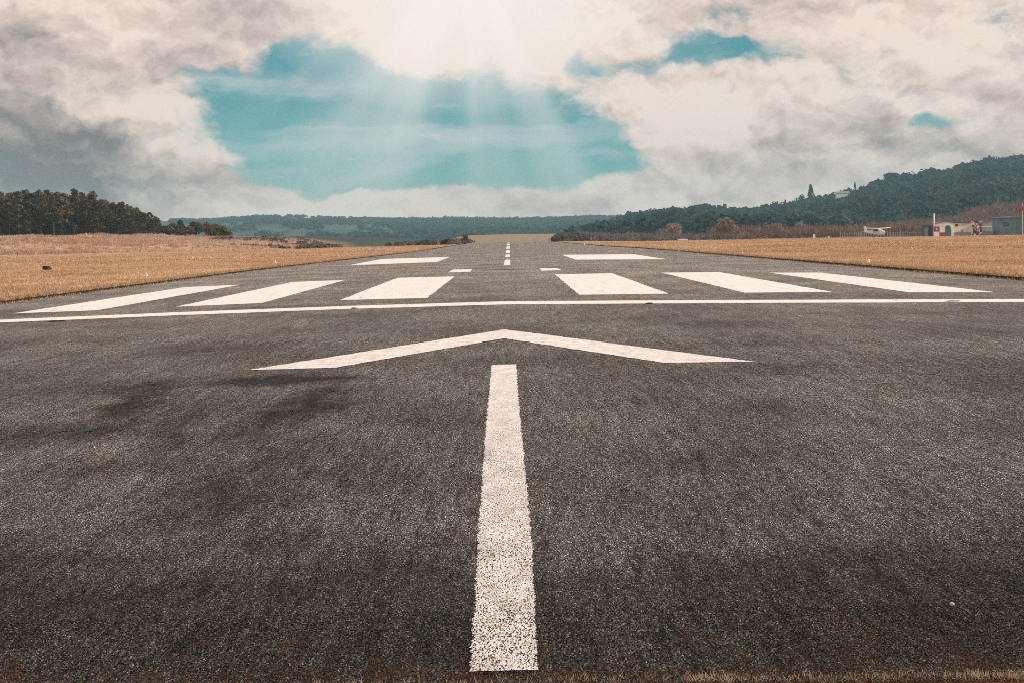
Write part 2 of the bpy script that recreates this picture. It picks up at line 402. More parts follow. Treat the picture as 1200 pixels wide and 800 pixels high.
def chips(x,y,size):
    "half-sunk angular stones: four facets each"
    n=len(x); s=(.0021+.0026*rng.random(n))*size*np.interp(y,[5,11,24],[.95,1.15,1.7]); a=rng.random(n)*6.283; z=-CROWN*np.abs(x)
    h=s*(.35+.75*rng.random(n)); P=[]
    for k in range(4):
        an=a+k*1.5708+rng.normal(0,.28,n); r=s*(.75+.5*rng.random(n)); P.append(np.stack([x+np.cos(an)*r,y+np.sin(an)*r,z-.0006],1))
    P.append(np.stack([x+rng.normal(0,.45,n)*s,y+rng.normal(0,.45,n)*s,z+h],1))
    v=np.stack(P,1).reshape(-1,3); b=(np.arange(n)*5)[:,None]
    f=np.concatenate([b+np.array([[0,1,4]]),b+np.array([[1,2,4]]),b+np.array([[2,3,4]]),b+np.array([[3,0,4]])],1).reshape(-1,3)
    t=np.repeat(.02+.98*rng.random(n)**1.55*np.interp(y,[5.8,8.5],[1,.86]),4); return v,f,t
def runway_mesh():
    rows=axis((4.81,60,1.0),(60,RUN_END,4)); X=[]
    for k,y in enumerate(rows):
        X.append(np.concatenate([np.linspace(edge_l(y)-.05,0,16),np.linspace(0,edge_r(y)+.05,16)[1:]]))
    X=np.array(X); Y=np.repeat(rows[:,None],31,1)
    Y[0]+= (vnoise(X[0]*9,X[0]*0,1.0,5)-.5)*.10
    Z=road_z(X,Y); Z[0]-=.02; V=np.stack([X.ravel(),Y.ravel(),Z.ravel()],1); ny=len(rows)
    I,J=np.meshgrid(np.arange(30),np.arange(ny-1)); a=(J*31+I).ravel()
    Fq=np.concatenate([np.stack([a,a+1,a+32],1),np.stack([a,a+32,a+31],1)]); tq=np.zeros(len(Fq))
    n=460000; y=1/(1/4.77-(1/4.77-1/24.)*rng.random(n)); y=y[rng.random(n)<1-sm(9.5,24,y)]; n=len(y); x=(rng.random(n)*2-1)*(.33*y+.15)
    keep=(x<shaft_l(y)-.002)|(x>shaft_r(y)+.002)|(y<4.93); v,f,t=chips(x[keep],y[keep],1.0)
    Vv=np.concatenate([V,v]); Ff=np.concatenate([Fq,f+len(V)]); tt=np.concatenate([tq,t])
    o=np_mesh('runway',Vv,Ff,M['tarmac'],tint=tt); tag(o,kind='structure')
    sm_=np.zeros(len(Ff),bool); sm_[:len(Fq)]=True; o.data.polygons.foreach_set('use_smooth',sm_)
runway_mesh()

# far ridge and right-hand hill
FR_PX=[-900,-300,0,100,200,250,300,330,400,470,500,600,700,800,950,1300]
FR_PY=[262,258,262,260,259,259,255,254.5,256,259,261.5,261.5,258,262,272,290]
RIDGE_D=3500.
fr_x=[at(p,RIDGE_D) for p in FR_PX]; fr_z=[zat(p,q,RIDGE_D) for p,q in zip(FR_PX,FR_PY)]
def ridge_z(x,y):
    xx=x*RIDGE_D/np.maximum(y,2200)
    c=np.interp(xx,fr_x,fr_z); s=np.clip((y-1500)/(RIDGE_D-1500),0,1)
    prof=np.where(y<RIDGE_D, s**1.25*(1.15-.15*s), 1-.25*sm(RIDGE_D,RIDGE_D+900,y))
    return -8+(c+8)*prof + (vnoise(x,y,240,8)-.5)*9*s*(1-s)*3
tag(grid('far_hills',np.arange(-3400,1900,50.),np.arange(1300,4000,70.),ridge_z,M['hill']),kind='structure')
HL_PX=[600,650,700,740,790,830,860,900,925,945,1000,1040,1065,1090,1110,1140,1160,1200,1300,1450,1700,2300]
HL_PY=[294,284,272,260,253,252,254,252,248,245,233,221,215,209,207.5,199.5,193.5,191,186,184,182,205]
HILL_D=1700.
hl_u=[(p-HX)/F for p in HL_PX]; hl_z=[zat(p,q,HILL_D) for p,q in zip(HL_PX,HL_PY)]
def hill_z(x,y):
    u=x/np.maximum(y,200); c=np.interp(u,hl_u,hl_z); s=np.clip((y-600)/(HILL_D-600),0,1)
    prof=np.where(y<HILL_D,(s**1.35)*(1.22-.22*s),1-.3*sm(HILL_D,HILL_D+500,y))
    return -3.5+(c+3.5)*prof+(vnoise(x,y,110,9)-.5)*9*s*(1-s)*2.5*sm(.03,.09,u)
tag(grid('wooded_hill',np.arange(-60,2000,22.),np.arange(560,2500,24.),hill_z,M['hillfloor']),kind='structure')

# ------------------------------------------------------------------ painted markings
def marking(name, corners, label, cat='runway marking', group=None, mat='paint', jit=.012, step=.5, lift=.004):
    "corners in world x,y, counter-clockwise from near-left; a thin sheet with slightly uneven edges"
    pts=[]
    n=len(corners)
    for i in range(n):
        a=Vector(corners[i]); b=Vector(corners[(i+1)%n]); L=(b-a).length; k=max(1,int(L/step)); nrm=Vector((b.y-a.y,a.x-b.x)).normalized()
        for j in range(k):
            p=a.lerp(b,j/k); d=random.gauss(0,jit) if j else 0
            d2=jit*(vnoise(p.x*3,p.y*3,.8,3)-.5) if j else 0
            pts.append(p+nrm*(d+float(d2)))
    return pts
def flat_marking(name, corners, label, group=None, mat='paint', jit=.010, step=.5):
    pts=marking(name,corners,label,jit=jit,step=step)
    import bmesh
    bm=bmesh.new(); vs=[bm.verts.new((p.x,p.y,0)) for p in pts]; f=bm.faces.new(vs)
    if f.normal.z<0: bmesh.ops.reverse_faces(bm,faces=[f])
    # split along the crown line so the sheet follows the fall of the runway
    bmesh.ops.bisect_plane(bm,geom=bm.verts[:]+bm.edges[:]+bm.faces[:],plane_co=(0,0,0),plane_no=(1,0,0))
    bmesh.ops.triangulate(bm,faces=bm.faces[:])
    for v in bm.verts: v.co.z=-CROWN*abs(v.co.x)+.004
    cx=sum(p.x for p in pts)/len(pts); cy=sum(p.y for p in pts)/len(pts); cz=-CROWN*abs(cx)
    for v in bm.verts: v.co.x-=cx; v.co.y-=cy; v.co.z-=cz
    me=bpy.data.meshes.new(name); bm.to_mesh(me); bm.free(); me.materials.append(M[mat])
    o=bpy.data.objects.new(name,me); COL.objects.link(o); o.location=(cx,cy,cz)
    return tag(o,label,'runway marking',group)

def rect(x0,x1,y0,y1,x0t=None,x1t=None): return [(x0,y0),(x1,y0),(x1 if x1t is None else x1t,y1),(x0 if x0t is None else x0t,y1)]
g_st='threshold stripes across the runway'
flat_marking('threshold_stripe',[(-9.92,33.9),(-8.33,34.4),(-8.36,53.0),(-9.87,51.8)],'white threshold stripe nearest the left grass verge, outermost of the left three',g_st)
flat_marking('threshold_stripe',[(-6.91,35.2),(-5.25,36.0),(-5.37,55.6),(-6.99,54.7)],'middle one of the three white threshold stripes left of the centreline',g_st)
flat_marking('threshold_stripe',[(-3.66,36.5),(-1.78,36.4),(-1.85,56.5),(-3.75,56.7)],'white threshold stripe just left of the centreline, beyond the arrow tip',g_st)
flat_marking('threshold_stripe',[(1.47,36.5),(3.39,36.6),(3.43,57.4),(1.47,56.6)],'white threshold stripe just right of the centreline with scuffed streaks',g_st)
flat_marking('threshold_stripe',[(5.03,36.7),(6.90,36.6),(7.03,57.4),(5.08,57.4)],'middle one of the three white threshold stripes right of the centreline',g_st)
flat_marking('threshold_stripe',[(8.36,35.9),(10.06,35.5),(9.99,55.0),(8.44,55.7)],'white threshold stripe nearest the right grass verge, outermost of the right three',g_st)
flat_marking('aiming_point_marking',[(-8.5,89.5),(-4.02,93.5),(-4.12,117.3),(-8.7,116.3)],'broad white aiming point block in the distance left of the centreline','aiming point blocks')
flat_marking('aiming_point_marking',[(3.53,92.0),(8.25,90.0),(8.4,116.4),(3.54,117.3)],'broad white aiming point block in the distance right of the centreline','aiming point blocks')
flat_marking('painted_block',[(-2.32,63.4),(-1.49,63.5),(-1.54,68.8),(-2.31,69.1)],'small white painted block beyond the stripes, left of the centreline','small white painted blocks')
flat_marking('painted_block',[(1.16,62.9),(1.91,63.7),(1.88,67.4),(1.16,67.8)],'small white painted block beyond the stripes, right of the centreline','small white painted blocks')
t0,t1=30.6,32.7
flat_marking('threshold_line',[(-11.4,29.0),(-9,29.8),(-6.28,30.75),(-3.22,31.6),(-.3,31.75),(3.54,31.3),(9.24,30.3),(12.4,29.9),(12.4,31.3),(9.24,31.7),(3.54,32.8),(-.3,33.3),(-3.22,33.1),(-6.28,32.3),(-9,31.15),(-11.4,30.2)],'long thin white threshold line running right across the runway',None,'paint',.02,.4)
flat_marking('runway_arrowhead',[(-2.63,17.03),(-1.77,17.02),(-.10,21.15),(1.50,16.82),(2.40,16.83),(-.10,23.15)],'wide white arrowhead chevron painted ahead of the centre shaft',None,'paint_near',.010,.09)
# arrow shaft, row by row with broken edges
def shaft():
    ysr=np.arange(4.93,16.85,.018); n=len(ysr)
    xl=np.interp(ysr,[4.93,7.3,12.4,16.85],[-.135,-.155,-.185,-.20])+rng.normal(0,.0035,n)+(vnoise(ysr*9,ysr*0,1,1)-.5)*.012
    xr=np.interp(ysr,[4.93,7.3,12.4,16.85],[.056,.066,.047,.042])+rng.normal(0,.0035,n)+(vnoise(ysr*9,ysr*0,1,2)-.5)*.012
    ysr[0]=4.93
    xm=np.zeros(n); V=np.concatenate([np.stack([a,ysr,-CROWN*np.abs(a)+.002],1) for a in (xl,xm,xr)])
    i=np.arange(n-1); Fc=np.concatenate([np.stack([i,i+n,i+n+1],1),np.stack([i,i+n+1,i+1],1),np.stack([i+n,i+2*n,i+2*n+1],1),np.stack([i+n,i+2*n+1,i+n+1],1)])
    m_=20000; yy=1/(1/4.94-(1/4.94-1/16.)*rng.random(m_)); yy=yy[rng.random(m_)<1-sm(8,16,yy)]; m_=len(yy); xx=shaft_l(yy)+(shaft_r(yy)-shaft_l(yy))*rng.random(m_); v,f,t=chips(xx,yy,1.0); v[:,2]+=.0012
    Fc=np.concatenate([Fc,f+len(V)]); V=np.concatenate([V,v])
    tag(np_mesh('runway_arrow_shaft',V,Fc,M['paint_near']),'worn white arrow shaft running up the tarmac from the foreground','runway marking')
shaft()
DS=[(76.8,95.2,-.29,.01,'nearest'),(107.4,124,-.31,-.01,''),(135,165,-.34,.0,''),(185,235,-.40,.0,''),(262,310,-.46,.0,''),(340,395,-.52,.0,'')]
dl=['white centreline dash nearest the camera, beyond the small blocks','second white centreline dash, short, straight beyond the nearest one','third white centreline dash, longer and narrow in the distance',
    'fourth white centreline dash, a thin sliver far down the runway','fifth white centreline dash, tiny near the runway end','farthest white centreline dash at the runway end']
for (y0,y1,xa,xb,_),lb in zip(DS,dl):
    flat_marking('centreline_dash',rect(xa,xb,y0,y1),lb,'centreline dashes','paint',.004,1.0)

# ------------------------------------------------------------------ grass
def tz(x,y): return terrain(x,y)
def blades_obj():
    V=[];Fa=[];T=[];off=0
    def put(x,y,h,w,lean,k,spread,tb):
        nonlocal off
        x=np.repeat(x,k)+rng.normal(0,spread,len(x)*k); y=np.repeat(y,k)+rng.normal(0,spread,len(y)*k)
        h=np.repeat(h,k)*(.5+.6*rng.random(len(x))); b=np.stack([x,y,tz(x,y)-.01],1)
        v,f=blades(b,h,np.full(len(x),w),lean*rng.random(len(x))); V.append(v);Fa.append(f+off);off+=len(v)
        T.append(np.clip(np.repeat(tb,k)+rng.normal(0,.22,len(x)),0,1))
    for side in (-1,1):
        # frayed lip right along the tarmac
        n=9000; y=30+180*rng.random(n)**1.6; e=edge_l(y) if side<0 else edge_r(y)
        x=e+side*(-.10*vnoise(y*0,y,1.7,30)*rng.random(n)*2+.45*rng.random(n)**1.5); put(x,y,.05+.09*rng.random(n),.022,.9,4,.05,np.full(n,.30))
        n=60000; y=24+100*rng.random(n)**1.3; e=edge_l(y) if side<0 else edge_r(y)
        x=e+side*(.2+(y*.34+6)*rng.random(n)**1.15); pat=vnoise(x,y,5,11); put(x,y,.04+.09*pat,.024,1.1,3,.07,.05+.9*vnoise(x,y,2.6,14)*(.5+.5*pat))
        n=22000; y=110+230*rng.random(n)**1.2; e=edge_l(y) if side<0 else edge_r(y)
        x=e+side*(.2+(y*.36+6)*rng.random(n)); pat=vnoise(x,y*.4,9,12); keep=dune_amt(x,y)<.15
        x,y,pat=x[keep],y[keep],pat[keep]; put(x,y,.05+.16*pat,.06,1.2,3,.25,.05+.9*vnoise(x,y,6,15)*(.4+.6*pat))
    # moss and grass at the very end of the paving, at the photographer's feet
    for cx,w_,dn in ((-1.6,.35,60),(-1.2,.15,25),(.14,.10,40),(.28,.10,30),(.52,.05,110),(.60,.04,60),(.75,.1,30),(1.33,.16,330),(1.55,.2,120),(-.5,.4,120),(1.05,.2,120),(-1.0,.5,160),(0,1.6,130),(.75,.3,80)):
        x=cx+rng.normal(0,w_*.5,dn); y=4.85-.07*rng.random(dn); put(x,y,.012+.020*rng.random(dn),.0016,.9,4,.008,np.full(dn,.5))
    o=np_mesh('grass',np.concatenate(V),np.concatenate(Fa),M['straw'],tint=np.concatenate(T)); tag(o,'dry straw coloured grass growing along both sides of the runway','grass',kind='stuff')
blades_obj()
def marram():
    n=26000; y=165+270*rng.random(n); x=-(.10+.36*rng.random(n))*y*1.0
    d=dune_amt(x,y); pat=vnoise(x,y,9,21); keep=(d>.12)&(rng.random(n)<.25+.9*pat)&(x>-230)
    x,y,d,pat=x[keep],y[keep],d[keep],pat[keep]; k=7
    X=np.repeat(x,k)+rng.normal(0,.22,len(x)*k); Y=np.repeat(y,k)+rng.normal(0,.22,len(x)*k)
    h=np.repeat(.28+.5*pat,k)*(.5+.6*rng.random(len(X))); b=np.stack([X,Y,tz(X,Y)-.03],1)
    v,f=blades(b,h,np.full(len(X),.055),.8*rng.random(len(X)))
    t=np.clip(np.repeat(.25+.7*vnoise(x,y,22,22),k)+rng.normal(0,.2,len(X)),0,1)
    tag(np_mesh('dune_grass',v,f,M['marram'],tint=t),'pale tussocky marram grass covering the low dunes on the left','dune grass',kind='stuff')
marram()

# ------------------------------------------------------------------ masses of far vegetation
def leafy_mass(name,x,y,z,h,w,k,mat,label,cat,tint,base=.25):
    n=len(x); d=unit(rng.normal(size=(n*k,3))); d[:,2]=np.abs(d[:,2])*.95-.15; d=unit(d)
    hh=np.repeat(h,k); ww=np.repeat(w,k); rr=.72+.36*rng.random(n*k)
    lump=1+.28*np.sin(d[:,0]*5+np.repeat(x,k))*np.sin(d[:,1]*5+np.repeat(y,k)*1.7)
    c=np.stack([np.repeat(x,k)+d[:,0]*ww*.5*rr*lump, np.repeat(y,k)+d[:,1]*ww*.5*rr*lump, np.repeat(z,k)+hh*(base+(1-base)*.5)+d[:,2]*hh*(1-base)*.5*rr*lump],1)
    nr=unit(d+rng.normal(0,.45,d.shape)); s=ww*(.10+.10*rng.random(n*k))*math.sqrt(40/k)
    v,f=cards(c,nr,s,s*.8); t=np.clip(np.repeat(tint,k)+rng.normal(0,.12,n*k),0,1)
    return tag(np_mesh(name,v,f,mat,tint=t),label,cat,kind='stuff')
def twig_mass(name,x,y,z,h,w,k,thick,mat,label,cat,tint):
    n=len(x); d=unit(rng.normal(size=(n*k,3))); d[:,2]=np.abs(d[:,2])*.9+.15; d=unit(d)
    hh=np.repeat(h,k); ww=np.repeat(w,k); r1=.25+.75*rng.random(n*k)**.7; r0=r1*(.35+.3*rng.random(n*k))
    b=np.stack([np.repeat(x,k),np.repeat(y,k),np.repeat(z,k)+hh*.08],1); S=np.stack([ww*.5,ww*.5,hh*.9],1)
    e=rng.normal(0,.10,d.shape); p=b+d*S*r0[:,None]; q=b+(d+e)*S*r1[:,None]
    v,f=sticks(p,q,np.full(n*k,thick)*(.6+.8*rng.random(n*k))); t=np.clip(np.repeat(tint,k)+rng.normal(0,.2,n*k),0,1)
    return tag(np_mesh(name,v,f,mat,tint=t),label,cat,kind='stuff')

# wood over the right-hand hill
n=9000; y=np.sqrt(640**2+(1900**2-640**2)*rng.random(n)); u=.035+.40*rng.random(n)
edge=np.interp(u,[.03,.08,.13,.2,.26,.3,.45],[900,760,640,800,880,950,950])
clear=vnoise(u*y,y*.5,70,31); keep=(y>edge*(.96+.1*rng.random(n)))&((clear>.22)|(rng.random(n)<.25))
u,y=u[keep],y[keep]; x=u*y; p=vnoise(x,y*.6,95,32)
leafy_mass('hillside_wood',x,y,hill_z(x,y)-.6,3.0+(2+5*rng.random(len(x))**2)*(.35+1.1*p),5+8*rng.random(len(x))**1.5,34,M['wood'],'dark green woodland covering the hill on the right','woodland',np.clip(1.35*vnoise(x,y*.5,60,35)-.3+.35*rng.normal(size=len(x)),0,1),.1)
# reddish bare thicket along the foot of that hill
n=4600; y=560+410*rng.random(n)**.9; u=.118+.25*rng.random(n); top=np.interp(u,[.118,.16,.2,.22,.26,.3,.4],[660,760,800,880,900,960,960]); keep=y<top*(.93+.14*rng.random(n)); u,y=u[keep],y[keep]; x=u*y
pz=vnoise(x,y,40,41)
gz=lambda x,y: np.maximum(terrain(x,y),hill_z(x,y))
twig_mass('bare_thicket',x,y,gz(x,y)-.2,3.6+3.6*pz*rng.random(len(x))+1.0*rng.random(len(x)),4.5+3*rng.random(len(x)),90,.085,M['bare'],'reddish brown bare thicket along the foot of the wooded hill','thicket',np.clip(.2+.8*vnoise(x,y,30,42),0,1))
# grey bare trees behind the right verge
n=800; y=480+330*rng.random(n); u=.040+.10*rng.random(n); x=u*y; pz=vnoise(x,y,30,43)
hmax=np.interp(u,[.04,.07,.1,.14],[.5,.75,.6,.6])
twig_mass('grey_thicket',x,y,gz(x,y)-.2,(2.0+4.2*pz)*hmax,3.5+3.5*rng.random(n)*hmax,85,.07,M['greytwig'],'grey leafless thicket behind the grass right of the runway end','thicket',rng.random(n))
# dead lower branches, saplings and brush filling the pine wood between the trunks
n=900; y=434+75*rng.random(n); px=-70+255*rng.random(n); x=(px-HX)/F*y
twig_mass('undergrowth',x,y,tz(x,y)-.2,2.2+4.2*rng.random(n),3+2.5*rng.random(n),80,.06,M['brush'],'tangled brown undergrowth between the trunks of the pine wood','undergrowth',rng.random(n))
# dark heath at both sides of the runway end
n=1500; x=np.concatenate([-9-26*rng.random(n//2)-2, 12+9*rng.random(n//2)]); y=np.concatenate([350+130*rng.random(n//2), 430+120*rng.random(n//2)])
left=x<0; keep=np.where(left,(x<-.018*y-1.5)&(x>-.068*y),(x>.028*y)&(x<.05*y)); x,y=x[keep],y[keep]
hh=np.where(x<0,.35+.85*rng.random(len(x))*np.interp(x,[-34,-26,-14,-9],[.1,.25,.8,.9]),0.5+1.3*rng.random(len(x)))
leafy_mass('dark_heath',x,y,tz(x,y)-.1,hh,1.6+1.6*rng.random(len(x)),40,M['scrub'],'low dark scrub at both sides of the far runway end','scrub',rng.random(len(x)),.0)
# dark bracken on the end of the dunes
n=700; x=-64+30*rng.random(n); y=300+90*rng.random(n); keep=(x/y>-.175)&(x/y<-.098)&(vnoise(x,y,12,51)>.38); x,y=x[keep],y[keep]
leafy_mass('dune_bracken',x,y,tz(x,y)-.12,.25+.5*rng.random(len(x)),.9+.9*rng.random(len(x)),26,M['scrub'],'patchy dark bracken on the right end of the dunes','bracken',.4+.6*rng.random(len(x)),.0)
# far ridge: crest trees, hedges and woods
n=5200; y=3180+420*rng.random(n); px=200+620*rng.random(n); x=(px-HX)/F*y
dens=np.interp(px,[200,260,300,345,400,425,480,500,820],[.35,.45,.35,.06,.10,.10,.6,1,1]); keep=rng.random(n)<dens; x,y,px=x[keep],y[keep],px[keep]
hh=np.interp(px,[200,460,490,520,600,640,820],[5,5,9,11,10,9,9])*(.5+.75*rng.random(len(x)))
leafy_mass('ridge_trees',x,y,ridge_z(x,y)-.5,hh,8+5*rng.random(len(x)),26,M['farwood'],'blue green trees along the crest of the far ridge','woodland',rng.random(len(x)),.05)
n=6500; y=1750+1450*rng.random(n); px=240+560*rng.random(n); x=(px-HX)/F*y; w1=vnoise(x*.6,y*.22,60,61); w2=vnoise(x+y*.35,y*.15,34,62)
wooded=np.interp(px,[240,460,520,600,800],[.10,.14,.42,.60,.7]); keep=(w1<wooded*.75)|(np.abs(w2-.5)<.035); x,y=x[keep],y[keep]
leafy_mass('valley_wood',x,y,ridge_z(x,y)-.6,4.5+5*rng.random(len(x)),8+6*rng.random(len(x)),22,M['farwood'],'hazy woods and hedges on the slope below the far ridge','woodland',rng.random(len(x))*.8,.05)

# ------------------------------------------------------------------ single trees
def pine_parts(H, seed, low=.40, wide=.17, ncl=30, cards_per=22, lean=0.0):
    r=np.random.default_rng(seed); t=MB(); bend=r.normal(0,.25,2)
    pts=[(bend[0]*(k/6)**2+lean*H*k/6, bend[1]*(k/6)**2, H*.95*k/6) for k in range(7)]
    t.tube(pts,[.17*(1-.86*k/6)*H/13 for k in range(7)],7)
    V=[];Fa=[];T=[];off=0; nl=0
    for i in range(ncl):
        s=i/(ncl-1); zz=H*(low+(.97-low)*s); a=i*2.4+r.normal(0,.4); rad=H*wide*(1-s**2.2*.85)*(.45+.75*r.random())
        if s<.15: rad*=.8
        k=zz/(H*.95)*6; j=min(5,int(k)); fr=k-j; ax=np.array(pts[j])*(1-fr)+np.array(pts[j+1])*fr
        c=np.array([ax[0]+math.cos(a)*rad, ax[1]+math.sin(a)*rad, zz+rad*.15])
        if s<.9: t.tube([ax-(0,0,.3),(ax+c)/2+np.array([0,0,-.05]),c],[.05,.035,.015],4,False)
        m=cards_per; d=unit(r.normal(size=(m,3))); sz=np.array([1.15,1.15,.62])*H*.064*(.75+.5*r.random())*(1.15-.45*s)
        p=c+d*sz*(.45+.6*r.random((m,1))); q,f=cards(p,unit(d+r.normal(0,.7,d.shape)+(0,0,.4)),.22+.24*r.random(m),.13+.13*r.random(m),r)
        V.append(q);Fa.append(f+off);off+=len(q);T.append(np.clip(r.random()**1.6*.9+r.normal(.05,.2,m),0,1))
    # dead snags on the bare lower trunk
    for i in range(7):
        zz=H*(.12+.28*r.random()); a=r.random()*6.28; L=.6+.9*r.random(); t.tube([(lean*zz,0,zz),(lean*zz+math.cos(a)*L,math.sin(a)*L,zz+.1)],[.03,.012],4,False)
    return t, np.concatenate(V), np.concatenate(Fa), np.concatenate(T)
pine_protos=[]
def pine_proto(seed,H=13.,**k):
    root=empty('pine_tree'); t,v,f,ti=pine_parts(H,seed,**k)
    t.build('trunk',M['bark'],root,True); np_mesh('crown',v,f,M['pine'],root,tint=ti); root['h0']=H; return root
def copy_thing(o):
    c=o.copy(); COL.objects.link(c)
    for ch in o.children:
        d=ch.copy(); COL.objects.link(d); d.parent=c
    return c
def take(protos,used,i):
    if i not in used: used.add(i); return protos[i]
    return copy_thing(protos[i])
protos=[pine_proto(100+i,low=(.20,.32,.40,.26,.42,.30,.36,.16,.38,.24)[i],wide=(.17,.15,.19,.16,.14,.20,.17,.18,.15,.16)[i]) for i in range(10)]
used=set(); TOP_PX=[-200,0,50,80,100,125,150,165,180,192]; TOP_PY=[227,227,225,228,229,234,240,246,253,263]
row=0; k=0; r2=random.Random(3)
for dd in (430,438,446,455,466,480,497):
    px=-55 + r2.random()*8; stepm=(2.5,2.6,2.7,2.9,3.0,3.2,3.4)[row]
    while px<187:
        d=dd+r2.uniform(-2.5,2.5); x=at(px,d); top=np.interp(px,TOP_PX,TOP_PY)+r2.gauss(1.2,2.8)+max(0,(3-row))*2.0*r2.random()
        z0=float(tz(x,d)); H=zat(px,top,d)-z0
        if H>3.5:
            i=r2.randrange(10); o=take(protos,used,i); s=H/13.0; w=s*r2.uniform(.95,1.2) if H>8 else s*1.35
            o.location=(x,d,z0-.05); o.rotation_euler=(0,0,r2.random()*6.28); o.scale=(w,w,s)
            if row==0: tag(o,'tall pine with a bare pale trunk in the front row of the left wood','pine','pines in the front row of the wood')
            else: tag(o,'dark pine standing deep in the wood behind the left dunes','pine','pines deep in the wood')
            k+=1
        px+=stepm/d*F*r2.uniform(.75,1.3)
    row+=1
for i in range(10):
    if i not in used:
        for ch in list(protos[i].children): bpy.data.objects.remove(ch)
        bpy.data.objects.remove(protos[i])

def round_tree(name,px,base_py,top_py,wpx,d,mat,label,cat,kind,seed,zf=None,group=None,k=None):
    r=np.random.default_rng(seed); x=at(px,d); zt=zat(px,top_py,d); z0=zat(px,base_py,d) if zf is None else float(zf(x,d)); H=zt-z0; W=wpx/F*d
    root=empty(name,(x,d,z0-.1)); t=MB()
    if kind=='bare':
        t.tube([(0,0,0),(.05*W,0,H*.22),(0,.05*W,H*.45)],[W*.022,W*.016,W*.008],7)
        B=[]
        for i in range(26):
            a=r.random()*6.28; el=.25+1.2*r.random(); L=.55+.35*r.random(); dr=np.array([math.cos(a)*math.cos(el)*W*.5,math.sin(a)*math.cos(el)*W*.5,math.sin(el)*H*.8]); s0=np.array([0,0,H*(.14+.2*r.random())])
            e=s0+dr*L*.85; mid=s0+dr*L*.45+r.normal(0,.03*W,3); t.tube([s0,mid,e],[W*.008,W*.006,W*.003],4,False); B+= [mid,e,(mid+e)/2]
        m=k or 1500; B=np.array(B); c=B[r.integers(0,len(B),m)]; dd=unit(r.normal(size=(m,3))+np.array([0,0,.3])); dd=unit(dd+.8*unit(c-np.array([0,0,H*.2])))
        L=(.08+.14*r.random(m))*W*.55; q=c+dd*L[:,None]; lim=np.sqrt((q[:,0]/(W*.5))**2+(q[:,1]/(W*.5))**2+((q[:,2]-H*.45)/(H*.55))**2); ok=lim<1.02
        v,f=sticks(c[ok],q[ok],np.full(ok.sum(),.055)+.03*r.random(ok.sum()),r); tint=np.clip(r.normal(.55,.25,len(f)),0,1)
        crown=np_mesh('crown',v,f,mat,root,tint=tint)
    elif kind=='cone':
        t.tube([(0,0,0),(0,0,H*.96)],[W*.05,.05],6); V=[];Fa=[];off=0
        m=k or 420; s=r.random(m)**.8; a=r.random(m)*6.28; tier=np.floor(s*9)/9; rad=W*.5*(1-tier)*(.35+.65*r.random(m))+.12; zz=H*(.10+.88*s)-rad*.12
        c=np.stack([np.cos(a)*rad,np.sin(a)*rad,zz],1); nr=unit(np.stack([np.cos(a)*.5,np.sin(a)*.5,.8+0*a],1)+r.normal(0,.35,(m,3))); v,f=cards(c,nr,W*(.05+.06*r.random(m)),W*(.04+.04*r.random(m)),r)
        crown=np_mesh('crown',v,f,mat,root,tint=np.clip(r.normal(.3,.25,m),0,1))
    else:
        t.tube([(0,0,0),(.02*W,0,H*.5)],[W*.04,W*.025],6); m=k or 700; C=[]
        for i in range(12):
            dv=unit(r.normal(size=(1,3)))[0]; C.append((dv[0]*W*.26,dv[1]*W*.26,H*(.55+.22*dv[2])))
        C=np.array(C); ci=r.integers(0,12,m); dd=unit(r.normal(size=(m,3))); c=C[ci]+dd*np.array([W*.24,W*.24,H*.24])*(.75+.3*r.random((m,1))); c[:,2]=np.maximum(c[:,2],H*.05)
        v,f=cards(c,unit(dd+r.normal(0,.4,dd.shape)),W*(.03+.035*r.random(m)),W*(.025+.025*r.random(m)),r)
        crown=np_mesh('crown',v,f,mat,root,tint=np.clip(.1+.6*r.random(12)[ci]+r.normal(0,.12,m),0,1))
    t.build('trunk',M['bark'],root,True)
    return tag(root,label,cat,group)
# smaller trees trailing off to the right of the pine wood
for i,(px,tp,w_,kd,lb) in enumerate([(199,261,17,'leaf','small bushy dark tree just right of the pine wood edge'),(212,257.5,15,'cone','pointed young conifer in the middle of the trees right of the pine wood'),
    (221,264,16,'bare','low brown leafless tree in front of the young conifers, right of the pine wood'),(229,259,17,'leaf','bushy dark tree between the pointed conifer and the broad brown tree'),
    (242,258,26,'bare','broad brown leafless tree near the right end of the tree belt'),(253,263,20,'leaf','low rounded dark bush at the end of the tree belt by the dunes'),(263,266.5,20,'bare','last low leafless tree of the belt, sloping down towards the dunes')]):
    w_*=1.4; round_tree('bare_tree' if kd=='bare' else ('conifer' if kd=='cone' else 'bushy_tree'),px,283,tp,w_,425+i*4,{'bare':M['bare'],'cone':M['pine'],'leaf':M['pine']}[kd],lb,'tree',kd,300+i,zf=tz,k={'bare':1500,'cone':500,'leaf':900}[kd])
round_tree('bare_tree',852,281,253,42,545,M['baretree'],'big round leafless brown tree behind the right verge','tree','bare',41,zf=lambda x,y: gz(x,y),k=6500)
round_tree('bare_tree',787,282,261.5,50,600,M['baretree'],'broad dome of bare brown branches left of the big round leafless tree','tree','bare',42,zf=lambda x,y: gz(x,y),k=4500)
round_tree('bare_tree',905,279,259,34,590,M['baretree'],'rounded reddish bare tree next right of the big round leafless tree','tree','bare',43,zf=lambda x,y: gz(x,y),k=3800)
round_tree('bare_tree',937,279,258,30,610,M['baretree'],'smaller rounded reddish bare tree, second right of the big round one','tree','bare',44,zf=lambda x,y: gz(x,y),k=3200)
round_tree('bare_tree',545,285,271,14,400,M['greytwig'],'small dark leafless tree in the scrub left of the runway end','tree','bare',45,zf=tz,k=700)
hz=lambda x,y: hill_z(x,y)
